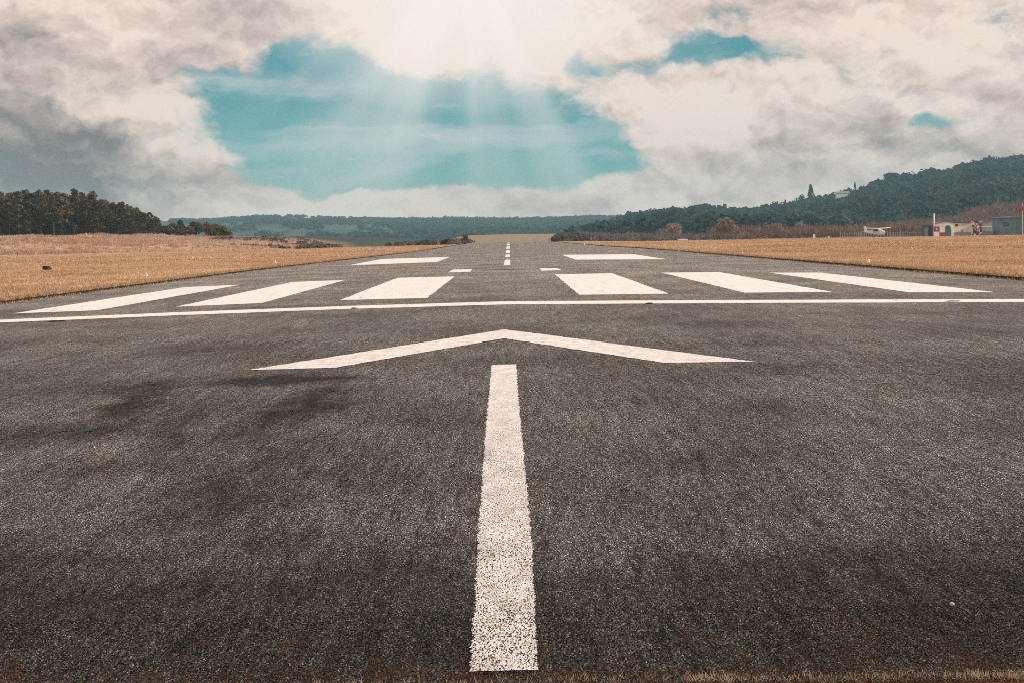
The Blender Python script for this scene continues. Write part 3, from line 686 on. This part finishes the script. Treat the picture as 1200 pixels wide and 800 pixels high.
round_tree('round_evergreen',822,251,238.5,34,1560,M['wood'],'dark domed evergreen on the skyline right of the white house','tree','leaf',50,zf=hz)
round_tree('conifer',951,241,216,15,1640,M['wood'],'tallest pointed conifer on the skyline of the right hill','tree','cone',51,zf=hz)
round_tree('round_evergreen',940,243,227.5,11,1630,M['wood'],'small round tree touching the left side of the tall skyline conifer','tree','leaf',52,zf=hz)
round_tree('conifer',921,245,234,7,1630,M['wood'],'small pointed conifer on the skyline left of the tallest conifer','tree','cone',53,zf=hz)
round_tree('conifer',1003,227,213.5,7,1650,M['wood'],'slim pointed conifer on the hill skyline beside the pale ridge house','tree','cone',54,zf=hz)
round_tree('round_evergreen',1026,222,211,18,1650,M['wood'],'rounded skyline tree, left one of the dense clump on the right hill','tree','leaf',55,zf=hz)
round_tree('round_evergreen',1047,215,202.5,30,1650,M['wood'],'largest rounded skyline tree in the dense clump on the right hill','tree','leaf',56,zf=hz)
round_tree('round_evergreen',1089,209,200.5,18,1650,M['wood'],'wide low skyline tree midway between the clump and the hilltop','tree','leaf',57,zf=hz)
round_tree('round_evergreen',1143,199,187.5,15,1660,M['wood'],'rounded tree at the left shoulder of the hilltop on the right','tree','leaf',58,zf=hz)
round_tree('round_evergreen',1122,206,194,8,1660,M['wood'],'little round tree on the steep skyline below the hilltop','tree','leaf',59,zf=hz)
rz_=lambda x,y: ridge_z(x,y)
round_tree('round_evergreen',469,261,254.5,7,3480,M['farwood'],'lone dark tree standing up from the far ridge, left of the ridge wood','tree','leaf',60,zf=rz_,k=260)
round_tree('conifer',523,261,252.5,5,3480,M['farwood'],'pointed tree rising above the far ridge wood, left of the runway line','tree','cone',61,zf=rz_,k=200)
round_tree('conifer',535,262,253.5,4.5,3480,M['farwood'],'second pointed tree on the far ridge, just right of the first','tree','cone',62,zf=rz_,k=200)

# ------------------------------------------------------------------ buildings and small objects
M['white']=weathered('white_paintwork',(.80,.80,.78),(.55,.54,.52),1.5,.5,.45,.4); M['glass']=material('dark_glass',(.03,.04,.045),.08,.6)
M['cream']=weathered('cream_render',(.80,.73,.63),(.64,.57,.47),.8,.8,.85); M['creamb']=weathered('yellowish_render',(.76,.69,.54),(.58,.52,.40),.8,.8,.85)
M['darkgrey']=weathered('dark_cladding',(.07,.085,.085),(.04,.045,.045),1.2,.6,.7); M['red']=weathered('red_paint',(.34,.035,.04),(.22,.03,.03),2,.6,.6)
M['darkred']=weathered('dull_red_paint',(.20,.045,.04),(.12,.03,.03),2,.6,.7); M['greyw']=weathered('grey_panel',(.30,.30,.31),(.20,.20,.20),.9,.7,.7); M['greyd']=weathered('grey_base',(.16,.155,.15),(.1,.1,.1),.9,.7,.8)
M['teal']=weathered('green_cladding',(.16,.24,.245),(.08,.125,.13),.6,.8,.6); M['doorteal']=weathered('green_door',(.085,.125,.13),(.06,.09,.09),1,.5,.6)
M['roofgrey']=weathered('grey_roof',(.17,.165,.16),(.10,.10,.10),.6,.7,.8); M['black']=weathered('black_plastic',(.012,.011,.010),(.03,.025,.02),6,.6,.6)
M['pebble']=weathered('pale_stone',(.50,.44,.38),(.30,.26,.22),60,.7,.8); M['soil']=weathered('dark_soil',(.035,.026,.018),(.06,.045,.03),20,.7,.95,.1)
M['lens']=material('clear_lens',(.85,.85,.83),.15,.5); M['steel']=weathered('galvanised_steel',(.45,.46,.46),(.3,.3,.3),4,.5,.5,.4,.4)
M['paleblue']=weathered('pale_blue_paintwork',(.52,.66,.70),(.40,.52,.56),1.5,.5,.4,.4)
D=505.; PX=D/F                                    # metres per photo pixel at the buildings
def bx_(px0,px1,py_top,d=D): 
    x0,x1=at(px0,d),at(px1,d); zg=float(gz((x0+x1)/2,d)); return x0,x1,zg,zat((px0+px1)/2,py_top,d)
def part_box(name,mat,parent,x0,x1,y0,y1,z0,z1):
    m=MB(); m.box(((x0+x1)/2,(y0+y1)/2,(z0+z1)/2),(abs(x1-x0),abs(y1-y0),abs(z1-z0))); return m.build(name,M[mat],parent)
# dark flat-roofed shed
x0,x1,zg,zt=bx_(1082.5,1093.5,264.5); w=x1-x0; h=zt-zg
b=empty('shed',((x0+x1)/2,D,zg)); part_box('wall','darkgrey',b,-w/2,w/2,0,3,-.2,h)
part_box('roof','greyd',b,-w/2-.3,w/2+.5,-.35,3.2,h,h+.55); part_box('door','black',b,.15,.95,-.05,.0,0,h*.86); part_box('panel','teal',b,-w/2+.2,-.15,-.04,0,.3,h*.9)
tag(b,'dark flat roofed shed beside the white pole and chequered markers','shed')
# white pole
px=1095.0; x=at(px,D-3); zg=float(gz(x,D-3)); H=zat(px,251,D-3)-zg
b=empty('mast',(x,D-3,zg)); m=MB(); m.tube([(0,0,0),(0,0,H*.62),(0,0,H)],[.24,.22,.20],10); m.build('pole',M['white'],b,True); part_box('base','greyd',b,-.45,.45,-.45,.45,-.1,.25); m=MB(); m.tube([(0,0,H),(0,0,H+.12)],[.27,.20],10); m.build('cap',M['white'],b)
tag(b,'tall white pole rising beside the dark shed','pole')
# chequered marker boards
x0,x1,zg,zt=bx_(1094.5,1100.8,265.8,D-5); w=x1-x0; h=zt-zg
b=empty('marker_board',((x0+x1)/2,D-5,zg)); part_box('red_panel','red',b,-w/2,w/2,0,.5,h*.52,h); part_box('white_panel','white',b,-w/2,w/2,0,.5,0,h*.515); part_box('spot','white',b,-.22,.22,-.03,-.002,h*.70,h*.82)
tag(b,'upright marker board, red above and white below, in front of the cream building','marker board')
x0,x1,zg,zt=bx_(1101.2,1107.5,266.5,D-5); w=x1-x0; h=zt-zg
b=empty('marker_board',((x0+x1)/2,D-5,zg)); part_box('red_panel','red',b,-w/2,w/2,0,.5,0,h*.47); part_box('white_panel','cream',b,-w/2,w/2,0,.5,h*.475,h)
tag(b,'shorter marker board, pale above and red below, beside the arched door','marker board')
# cream building with arched green door
x0,x1,zg,zt=bx_(1096.5,1138.5,260.3,D+2); w=x1-x0; h=zt-zg
b=empty('cream_building',((x0+x1)/2,D+2,zg)); m=MB(); 
m.prism([(-w/2,-.2),(.0,-.2),(.0,h*.94),(-w*.02,h*.96),(-w*.28,h),(-w/2,h*.90)],0,8); m.build('wall',M['cream'],b)
m=MB(); m.prism([(.003,-.2),(w/2,-.2),(w/2,h*.90),(.003,h*.92)],.15,8); m.build('wall',M['creamb'],b)
m=MB(); m.prism([(-w/2-.2,h*.90),(-w*.28,h),(-w*.02,h*.96),(w/2+.2,h*.905),(w/2+.2,h*.94),(-w*.02,h*1.0),(-w*.28,h*1.04),(-w/2-.2,h*.94)],-.2,8.2); m.build('roof',M['roofgrey'],b)
def arch(wd,ht,n=10): return [(-wd/2,0)]+[(wd/2*-math.cos(math.pi*k/n), ht-wd/2+wd/2*math.sin(math.pi*k/n)) for k in range(n+1)]+[(wd/2,0)]
dx=at(1112.7,D)-(x0+x1)/2
m=MB(); m.prism([(p[0]+dx,p[1]) for p in reversed(arch(2.9,4.05))],-.10,-.003); m.build('door_surround',M['white'],b)
m=MB(); m.prism([(p[0]+dx,p[1]) for p in reversed(arch(1.95,3.5))],-.16,-.103); dr=m.build('door',M['doorteal'],b)
for a,bb,z0,z1,mt in ((.6,1.4,h*.70,h*.84,'black'),(2.4,2.9,h*.25,h*.5,'greyw')): part_box('window' if mt=='black' else 'hatch',mt,b,a,bb,.08,.147,z0,z1)
part_box('plinth','greyw',b,.2,w/2,.09,.147,-.1,h*.30)
tag(b,'low cream building with an arched green door','building')
# speckled board
x0,x1,zg,zt=bx_(1138.8,1150.5,259.0,D-2); w=x1-x0; h=zt-zg
b=empty('speckled_board',((x0+x1)/2,D-2,zg)); part_box('board','cream',b,-w/2,w/2,0,.4,.5,h)
rr=random.Random(5); m1=MB(); m2=MB()
for i in range(10):
    for j in range(11):
        q=rr.random(); cxx=-w/2+(i+.5)*w/10; czz=.5+(j+.5)*(h-.5)/11; s_=w/10*.98; hh_=(h-.5)/11*.98
        if q<.40: m1.box((cxx,-.02,czz),(s_,.034,hh_))
        elif q<.72: m2.box((cxx,-.02,czz),(s_,.034,hh_))
m1.build('red_squares',M['darkred'],b); m2.build('black_squares',M['black'],b)
for sx in (-1,1): part_box('leg','greyd',b,sx*w*.38-.1,sx*w*.38+.1,.1,.3,-.1,.5)
tag(b,'tall speckled board of red, black and cream squares right of the cream building','marker board')
# grey hut
x0,x1,zg,zt=bx_(1150.8,1163,258.5,D+1); w=x1-x0; h=zt-zg
b=empty('grey_hut',((x0+x1)/2,D+1,zg)); part_box('wall','greyw',b,-w/2,w/2,0,6,-.1,h*.97); part_box('roof','roofgrey',b,-w/2-.15,w/2+.4,-.25,6.2,h*.973,h*1.05); part_box('plinth','greyd',b,-w/2-.05,w/2+.05,-.06,-.003,-.1,h*.32); part_box('band','white',b,-w/2+.2,w/2-.2,-.05,-.003,h*.60,h*.64)
tag(b,'grey flat roofed hut between the speckled board and the green hangar','hut')
# green hangar
x0,x1,zg,zt=bx_(1172.5,1222,253.6,D+6); w=x1-x0; h=zt-zg
b=empty('hangar',((x0+x1)/2,D+6,zg)); m=MB(); m.box((0,6,h*.46),(w,12,h*.92+.2))
k=0; xx=-w/2
while xx<w/2: m.box((xx,-.04,h*.46),(.16,.076,h*.9)); xx+=.62
m.build('wall',M['teal'],b); m=MB(); m.prism([(-w/2-.4,h*.92),(w/2+.4,h*.92),(w/2+.4,h*.95),(0,h*1.02),(-w/2-.4,h*.95)],-.4,12.4); m.build('roof',M['roofgrey'],b)
part_box('door','doorteal',b,-w*.12,w*.12,-.14,-.085,0,h*.72); part_box('window','glass',b,-w*.42,-w*.30,-.14,-.085,h*.5,h*.7)
tag(b,'green clad hangar cut off by the right edge of the photo','hangar')
# windsock
px=1198.5; d=D-4; x=at(px,d); zg=float(gz(x,d)); zt=zat(px,238,d)
b=empty('windsock',(x,d,zg)); m=MB(); m.tube([(0,0,0),(0,0,zt-zg)],[.10,.06],8); m.build('mast',M['white'],b)
zc=zat(px,246.5,d)-zg; m=MB(); rings=[]
for kk,(xx,rad,dz) in enumerate([(.1,.55,.5),(-.5,.52,.35),(-1.1,.45,.0),(-1.6,.36,-.5),(-1.9,.28,-1.0)]):
    rings.append([(xx+0.0*math.cos(a),math.sin(a)*rad,zc+dz+math.cos(a)*rad*1.1) for a in [2*math.pi*q/12 for q in range(12)]])
m.loft(rings,False); m.build('sock',M['red'],b,True); m=MB(); m.tube([(.1,math.sin(a)*.56,zc+.5+math.cos(a)*.62) for a in [2*math.pi*q/12 for q in range(13)]],.035,5); m.build('hoop',M['steel'],b)
tag(b,'drooping red windsock on a thin mast above the green hangar','windsock')
# paling fence
def fence(p0,p1,d,label):
    xa,xb=at(p0,d),at(p1,d); zg=float(gz((xa+xb)/2,d)); L=xb-xa
    b=empty('fence',((xa+xb)/2,d,zg)); m=MB(); x=-L/2
    i=0
    while x<=L/2:
        dz=float(gz((xa+xb)/2+x,d))-zg; hh=1.75+.35*random.random()
        m.box((x,0,dz+hh/2-.1),(.09,.05,hh)); x+=.42+.2*random.random()
    m.build('palings',M['steel'],b); m=MB()
    for z in (.5,1.4): m.tube([(-L/2,.06,z+float(gz(xa,d))-zg),(L/2,.06,z+float(gz(xb,d))-zg)],.035,5)
    m.build('rail',M['steel'],b)
    for kk in range(int(L/6)+1):
        xx=-L/2+kk*6; m=MB(); m.tube([(xx,.12,-.1+float(gz((xa+xb)/2+xx,d))-zg),(xx,.12,2.2+float(gz((xa+xb)/2+xx,d))-zg)],.06,6); m.build('post',M['steel'],b)
    tag(b,label,'fence')
fence(985,1081,D+8,'thin grey paling fence behind the light aircraft')

# light aircraft
def aircraft():
    b=empty('light_aircraft'); 
    prof=[(3.3,.0,.16,.18),(3.05,.0,.46,.44),(2.2,.04,.56,.56),(1.2,.22,.62,.74),(.2,.28,.62,.78),(-.8,.22,.52,.64),(-2.2,.16,.32,.38),(-3.6,.22,.16,.22),(-4.5,.28,.06,.12)]
    m=MB(); rings=[]
    for x,zc,ry,rz in prof: rings.append([(x,math.copysign(abs(math.cos(a))**.75,math.cos(a))*ry,1.25+zc+math.copysign(abs(math.sin(a))**.75,math.sin(a))*rz) for a in [2*math.pi*q/16 for q in range(16)]])
    m.loft(rings); m.build('fuselage',M['white'],b,True)
    m=MB(); m.prism([(1.55,1.62),(.9,2.08),(-.5,2.06),(-.9,1.72),(-.7,1.62)],-.66,-.60); m.prism([(1.55,1.62),(.9,2.08),(-.5,2.06),(-.9,1.72),(-.7,1.62)],.60,.66)
    m.build('side_window',M['glass'],b)
    m=MB(); m.add([(1.62,-.5,1.66),(1.62,.5,1.66),(1.02,.46,2.19),(1.02,-.46,2.19),(1.9,-.42,1.60),(1.9,.42,1.60)],[(0,1,2,3),(4,5,1,0)]); m.build('windscreen',M['glass'],b)
    for s in (-1,1):
        m=MB(); sec=lambda y,c0,c1,z:[(c0,y,z),(c0-.12,y,z+.09),(c0-.5,y,z+.13),(c1,y,z+.01),(c0-.5,y,z-.03),(c0-.12,y,z-.04)]
        m.loft([sec(s*.3,1.1,-.5,2.24),sec(s*3.2,1.1,-.45,2.30),sec(s*5.2,.85,-.25,2.36)]); m.build('wing',M['white'],b)
        m=MB(); m.tube([(.35,s*.55,1.0),(.4,s*2.7,2.24)],.04,6); m.build('strut',M['white'],b)
        m=MB(); m.loft([[(-3.7,s*.05,1.5),(-3.8,s*.05,1.56),(-4.7,s*.05,1.5),(-3.8,s*.05,1.46)],[(-3.95,s*1.7,1.5),(-4.0,s*1.7,1.54),(-4.65,s*1.7,1.5),(-4.0,s*1.7,1.47)]]); m.build('tailplane',M['white'],b)
    m=MB(); m.prism([(-3.2,1.6),(-4.1,2.9),(-4.75,2.9),(-4.55,1.5)],-.05,.05); m.build('tail_fin',M['white'],b)
    for x,y in ((2.5,0),(.1,-1.1),(.1,1.1)):
        m=MB(); m.tube([(x,y-.09,.24),(x,y+.09,.24)],.24,12); wh=m.build('wheel',M['black'],b)
        m=MB(); m.tube([(x,y,.25),(x,y*.45,.95)],.05,6); m.build('wheel_leg',M['steel'],b)
    m=MB(); m.box((3.38,0,1.25),(.05,.14,1.75)); m.build('propeller',M['black'],b); m=MB(); m.tube([(3.3,0,1.25),(3.5,0,1.25),(3.6,0,1.25)],[.17,.12,.03],10); m.build('spinner',M['greyw'],b)
    return b
ac=aircraft(); x=at(1027,495); ac.location=(x,495,float(gz(x,495))); ac.rotation_euler=(0,0,R(-63)); ac.scale=(1.2,.86,1.25)
tag(ac,'white high winged light aircraft parked at the far edge of the right field','aircraft')
a2=copy_thing(ac); x=at(1158,D+14); a2.location=(x,D+14,float(gz(x,D+14))); a2.rotation_euler=(0,0,R(172)); a2.scale=(.95,)*3
for ch in a2.children:
    if ch.name.startswith(('fuselage','tailplane','wing')): 
        ch.data=ch.data.copy(); ch.data.materials[0]=M['paleblue']
tag(a2,'pale blue aircraft half hidden behind the grey hut, its white tail showing','aircraft')

# houses on the hills
def house(px,py0,py1,wpx,d,zf,label,roof='roofgrey',wall='white',dep=7):
    x=at(px,d); W=wpx/F*d; zg=float(zf(x,d)); zt=zat(px,py0,d); zb=zat(px,py1,d); h=max(zt-zb,2.5)
    z0=zb; b=empty('house',(x,d,z0)); part_box('wall',wall,b,-W/2,W/2,0,dep,min(zg-z0,0)-1,h*.62)
    m=MB(); m.prism([(-W/2-.3,0),(W/2+.3,0),(W/2+.3,.2),(W/2-.4,.25),(-W/2+.4,.25),(-W/2-.3,.2)],0,.1)
    m=MB(); vs=[(-W/2-.3,-.4,h*.6),(W/2+.3,-.4,h*.6),(W/2+.3,dep+.4,h*.6),(-W/2-.3,dep+.4,h*.6),(-W/2-.3,dep/2,h),(W/2+.3,dep/2,h)]
    m.add(vs,[(0,1,5,4),(2,3,4,5),(1,2,5),(3,0,4),(3,2,1,0)]); rf=m.build('roof',M[roof],b); part_box('chimney','greyw',rf,-W*.3,-W*.3+.6,dep/2-.3,dep/2+.3,h*.9,h*1.15)
    for kk in range(max(2,int(W/2.2))):
        wx=-W/2+(kk+.5)*W/max(2,int(W/2.2)); part_box('window','glass',b,wx-.4,wx+.4,-.04,-.002,h*.22,h*.45)
    tag(b,label,'house')
house(772.5,249.6,253.6,10,1480,hill_z,'white house with a pale roof among the skyline trees right of the runway','greyw')
house(786,250.2,252.6,5,1490,hill_z,'tiny pale cottage just right of the white skyline house','greyw','cream')
house(686,266.5,270,8,1250,lambda x,y:gz(x,y),'small white house low on the slope right of the runway end')
house(989,224.5,229,15,1610,hill_z,'long pale house on the ridge left of the slim conifer','greyw')
house(651,0,0,1,900,lambda x,y:gz(x,y),'x') if False else None

# runway edge lights: little white markers standing in the grass
def edge_light():
    b=empty('edge_light'); m=MB(); m.tube([(0,0,-.03),(0,0,.05),(0,0,.12)],[.09,.075,.055],10); m.build('body',M['white'],b,True)
    m=MB(); m.tube([(0,0,.12),(0,0,.17),(0,0,.195)],[.042,.04,.015],10); m.build('lens',M['lens'],b,True); m=MB(); m.tube([(0,0,-.06),(0,0,-.02)],[.14,.14],12); m.build('base_plate',M['steel'],b); return b
el0=edge_light(); lst=[(172,325.3,'white runway edge light in the left grass beside the outermost stripe'),(1018,308.6,'white runway edge light in the right grass beyond the outermost stripe'),
 (323,308.6,'second white edge light along the left verge'),(870,298.6,'second white edge light along the right verge'),(795.5,294,'third white edge light along the right verge, near the distant block'),
 (397,301,'third white edge light along the left verge, near the distant block'),(685,286.6,'tiny far white edge light near the runway end on the right')]
for i,(px,py,lb) in enumerate(lst):
    u,v=ray(px,py); d=CAMZ/v*F; 
    for _ in range(4): d=(CAMZ-float(tz(u/F*d,d)))/v*F
    o=el0 if i==0 else copy_thing(el0); x=u/F*d; o.location=(x,d,float(tz(x,d))); s=.78 if d<200 else 1.3; o.scale=(s,s,s); tag(o,lb,'runway light','runway edge lights')
# black box in the left grass
u,v=ray(56,317.2); d=90.; 
for _ in range(5): d=(CAMZ-float(tz(u/F*d,d)))/v*F
x=u/F*d; b=empty('cable_box',(x,d,float(tz(x,d))),R(-25)); m=MB(); m.prism([(-.24,0),(.17,0),(.13,.15),(-.05,.22),(-.24,.22)],-.15,.15); m.build('body',M['black'],b); m=MB(); m.prism([(-.255,.222),(-.04,.222),(.0,.205),(.0,.225),(-.04,.245),(-.255,.245)],-.165,.165); m.build('lid',M['black'],b)
tag(b,'small black box lying in the dry grass on the left','box')
# white marker post in front of the pines, posts in the right field
def marker_post(px,pyb,pyt,wpx,d,label,name='marker_post'):
    x=at(px,d); zg=float(gz(x,d)); H=zat(px,pyt,d)-zg; W=wpx/F*d; b=empty(name,(x,d,zg)); part_box('post','white',b,-W/2,W/2,-.06,.06,-.1,H*.9); part_box('cap','white',b,-W/2-.04,W/2+.04,-.09,.09,H*.9,H); tag(b,label,'marker post')
marker_post(101,277,273.2,1.9,400,'small white post standing against the dark pine trunks')
marker_post(954,279,274.5,2.6,480,'short white marker post at the far edge of the right field')
marker_post(971,279,276.8,2.0,480,'low white marker just right of the taller marker post')
# a flat white marker board far right of the runway end
x=at(800,340); b=empty('marker_board',(x,340,float(gz(x,340)))); part_box('board','white',b,-1.0,1.0,-.03,.03,.12,.34); part_box('leg','white',b,-.8,-.7,-.025,.025,-.1,.12); part_box('leg','white',b,.7,.8,-.025,.025,-.1,.12)
tag(b,'low white board on short legs at the far grass edge, behind the right verge','marker board')
# clods on the threshold line, pebble in the foreground
def lump(name,x,y,z,sx,sy,sz,mat,label,cat,seed,n=1,group=None):
    import bmesh
    r=random.Random(seed); bm=bmesh.new()
    for i in range(n):
        ret=bmesh.ops.create_icosphere(bm,subdivisions=2,radius=1.0); ox=(r.uniform(-1,1)*.9 if n>1 else 0); k=r.uniform(.4,.8) if n>1 else 1
        for vv in ret['verts']:
            nn=1+.22*math.sin(vv.co.x*3.1+i+seed)*math.cos(vv.co.y*2.7)+.08*r.uniform(-1,1)
            vv.co=Vector((vv.co.x*nn*sx*k*(.6 if n>1 else 1)+ox*sx, vv.co.y*nn*sy*k, (vv.co.z*nn*.9+.75)*sz*k))
    me=bpy.data.meshes.new(name); bm.to_mesh(me); bm.free()
    for p in me.polygons: p.use_smooth=True
    me.materials.append(M[mat]); o=bpy.data.objects.new(name,me); COL.objects.link(o); o.location=(x,y,z); tag(o,label,cat,group)
lump('pebble',1.46,5.72,-.012+.001,.009,.009,.008,'pebble','round pale pebble lying on the dark tarmac at lower right','pebble',3)
for px,py,w_,lb,sd in ((766,356.0,.16,'dark clod of soil on the threshold line, right of the centreline',4),(1117,353.8,.17,'dark clod of soil on the right end of the threshold line',5),(67,377.0,.15,'dark clod of soil on the left end of the threshold line',6),(417,362,.10,'small dark clod on the threshold line, left of the centreline',8)):
    u,v=ray(px,py); d=30.
    for _ in range(5): d=(CAMZ+CROWN*abs(u/F*d))/v*F
    x=u/F*d; lump('soil_clod',x,d,-CROWN*abs(x)+.003,w_,.10,.014,'soil',lb,'clod',sd,4,'clods on the threshold line')

# ------------------------------------------------------------------ sky
SUN_EL, SUN_AZ = R(27), R(100)          # azimuth clockwise from straight ahead (+Y)
w=bpy.data.worlds.new('World'); scene.world=w; w.use_nodes=True; nt=NT(w.node_tree); nt.N.clear()
wo=nt.new('ShaderNodeOutputWorld'); bg=nt.new('ShaderNodeBackground'); nt.L.new(bg.outputs[0],wo.inputs[0]); STR=.10; bg.inputs['Strength'].default_value=STR
sky=nt.new('ShaderNodeTexSky', sky_type='NISHITA', sun_disc=False); sky.sun_elevation=SUN_EL; sky.sun_rotation=SUN_AZ; sky.air_density=1.0; sky.dust_density=.6; sky.ozone_density=2.0
tc=nt.new('ShaderNodeTexCoord'); X,Y,Z=nt.sep(tc.outputs['Generated'])
U=nt.math('MULTIPLY',nt.math('ARCTAN2',X,Y),F/100); V=nt.math('MULTIPLY',nt.math('ARCSINE',Z),F/100)      # hundreds of photo pixels as angles
P0=nt.xyz(U,V,0.0)
def ang(px,py):
    u,v=ray(px,py); return math.atan(u/F)*F/100, math.atan(-v/math.hypot(u,F))*F/100
def B(vec,px,py,rx,ry,rot=0.0):
    a,b_=ang(px,py); return nt.blob(vec,a,b_,rx/100,ry/100,R(rot))
# puffy distortion of the outlines
wa=nt.noise(P0,1.1,5,.58,out=1); warp=nt.vmath('SCALE',nt.vmath('SUBTRACT',wa,(.5,.5,.5)),.75)
P1=nt.vmath('ADD',P0,nt.vmath('MULTIPLY',warp,(1.25,.75,0)))
Pn=nt.vmath('MULTIPLY',P1,(1,1.5,1)); n1=nt.noise(Pn,.95,10,.60); n2=nt.noise(nt.vmath('ADD',Pn,(.05,.17,0)),.95,8,.60)
holes=nt.add_all([(B(P1,470,150,270,75),1.9),(B(P1,370,120,150,85),1.2),(B(P1,560,195,230,38),1.7),(B(P1,350,205,90,38),.9),(B(P1,640,185,110,50),1.0),(B(P1,360,65,75,40),.8),
    (B(P1,260,105,70,28,-12),.75),(B(P1,400,225,90,18),.9),
    (B(P1,800,62,85,26),1.0),(B(P1,880,66,70,20),.8),(B(P1,705,80,70,18),.75),(B(P1,1085,145,75,12,6),.75),(B(P1,1070,60,45,14),.35),(B(P1,990,70,50,16),.25)])
cover=nt.math('ADD',nt.math('SUBTRACT',.62,nt.math('MULTIPLY',holes,.62)),nt.math('MULTIPLY',nt.math('SUBTRACT',n1,.5),1.45))
# solid bank above the horizon
low=nt.ramp(V,.85,.35,0,.5); cover=nt.math('ADD',cover,low)
alpha=nt.ramp(cover,.12,.52)
# shade: billows lit from above, grey bellies
lit=nt.math('SUBTRACT',n1,n2); big=nt.noise(nt.vmath('MULTIPLY',P1,(1,1.6,1)),.42,6,.58)
sh=nt.math('ADD',nt.math('ADD',nt.ramp(V,.9,.2,.84,.97),nt.math('MULTIPLY',lit,2.0)),nt.math('MULTIPLY',nt.math('SUBTRACT',big,.5),.75))
P2=nt.vmath('ADD',P0,nt.vmath('MULTIPLY',warp,(2.2,1.1,0)))
shade=nt.add_all([(B(P2,75,152,120,32,-6),-.85),(B(P2,120,212,230,45),-.80),(B(P2,10,205,150,70),-.55),(B(P2,20,45,110,40),-.55),(B(P2,190,75,120,40),-.30),(B(P2,300,15,180,35),-.32),(B(P2,0,100,90,40),-.3),
    (B(P2,905,182,110,38),-.30),(B(P2,1020,140,45,38),-.50),(B(P2,1190,95,70,60),-.25),(B(P2,880,15,260,40),-.05),(B(P2,1130,175,140,25),-.25),(B(P2,650,240,120,22),-.30),(B(P2,1000,215,200,25),-.2),
    (B(P2,545,5,230,75),.75),(B(P2,560,60,190,60),.30),(B(P2,230,150,110,75),.28),(B(P2,800,140,150,70),.22),(B(P2,1000,80,260,70),.16),(B(P2,300,235,220,25),.10),(B(P2,120,60,90,40),.12)])
sh=nt.math('ADD',sh,shade)
cr_=nt.new('ShaderNodeValToRGB'); nt.L.new(sh,cr_.inputs[0]); e=cr_.color_ramp; e.elements[0].position=0.0; e.elements[0].color=(.20,.18,.175,1); e.elements[1].position=1.0; e.elements[1].color=(.96,.80,.70,1)
for p_,c_ in ((.25,(.34,.285,.265)),(.5,(.55,.445,.40)),(.75,(.78,.63,.55))):
    q=e.elements.new(p_); q.color=(*c_,1)
ccol=cr_.outputs[0]
# clear sky, tinted towards the photograph's turquoise, with wispy high cloud
skyc=nt.mix(1.0,sky.outputs[0],nt.mix(nt.ramp(V,.3,1.9),(.37,.96,1.14),(.26,.71,.74)),'MULTIPLY')
wv=nt.noise(nt.vmath('ADD',nt.vmath('MULTIPLY',P0,(.28,2.3,1)),nt.vmath('SCALE',warp,.8)),1.3,6,.6)
wis=nt.math('ADD',nt.ramp(wv,.46,.72,0,.55),nt.math('ADD',nt.math('MULTIPLY',B(P1,500,166,330,22,1),.75),nt.math('ADD',nt.math('MULTIPLY',B(P1,440,204,130,18,12),.6),nt.math('MULTIPLY',B(P1,400,98,190,24,-2),.5))),clamp=True)
glow=nt.add_all([(B(P0,545,-15,260,150),1.0)])
# crepuscular rays fanning out from the bright gap
a0,b0=ang(545,-70); dx_=nt.math('SUBTRACT',U,a0); dy_=nt.math('SUBTRACT',b0,V); an=nt.math('ARCTAN2',dx_,dy_)
rn=nt.noise(nt.xyz(nt.math('MULTIPLY',an,1.0),.3,0.0),2.6,2,.5); ray_=nt.math('MULTIPLY',nt.ramp(rn,.34,.82),nt.math('MULTIPLY',B(P0,510,120,360,330),nt.ramp(dy_,.2,1.2)))
veil=nt.math('ADD',nt.math('MULTIPLY',ray_,.80),glow,clamp=True)
clear=nt.mix(nt.math('MAXIMUM',wis,nt.math('MULTIPLY',veil,.75)),nt.vmath('SCALE',skyc,STR),(.62,.66,.65))
out=nt.mix(alpha,clear,ccol)
out=nt.mix(nt.math('MULTIPLY',veil,.52),out,(1.12,1.05,.98))
fin=nt.vmath('SCALE',out,1/STR); nt.L.new(fin,bg.inputs['Color'])

sl=bpy.data.lights.new('sun','SUN'); sl.energy=3.4; sl.angle=R(.5); sl.color=(1,.945,.875); so=bpy.data.objects.new('sun',sl); COL.objects.link(so)
sd=Vector((math.sin(SUN_AZ)*math.cos(SUN_EL),math.cos(SUN_AZ)*math.cos(SUN_EL),math.sin(SUN_EL))); so.rotation_euler=sd.to_track_quat('Z','Y').to_euler(); so.location=(30,0,40)

# ------------------------------------------------------------------ air
m=bpy.data.materials.new('haze'); m.use_nodes=True; hn=NT(m.node_tree); hn.N.clear(); ho=hn.new('ShaderNodeOutputMaterial'); pv=hn.new('ShaderNodeVolumePrincipled')
pv.inputs['Color'].default_value=(.46,.80,.95,1); pv.inputs['Density'].default_value=.00017; pv.inputs['Anisotropy'].default_value=.2; hn.L.new(pv.outputs[0],ho.inputs['Volume'])
mb=MB(); mb.box((0,1900,57),(10400,4400,150)); hb=mb.build('haze',m); tag(hb,kind='stuff')

# ------------------------------------------------------------------ camera
cam=bpy.data.cameras.new('camera'); co=bpy.data.objects.new('camera',cam); COL.objects.link(co); scene.camera=co
cam.sensor_width=36; cam.lens=F*36/1200; cam.shift_x=(600-HX)/1200; cam.shift_y=-(400-HY)/1200; cam.clip_start=.1; cam.clip_end=20000
co.matrix_world=Matrix(((cr,sr,0,0),(0,0,-1,0),(-sr,cr,0,CAMZ),(0,0,0,1)))
vs=scene.view_settings; vs.view_transform='Standard'; vs.look='None'; vs.exposure=0; vs.gamma=1
scene.cycles.filter_width=.95; scene.cycles.max_bounces=6; scene.cycles.volume_bounces=0; scene.cycles.use_denoising=False
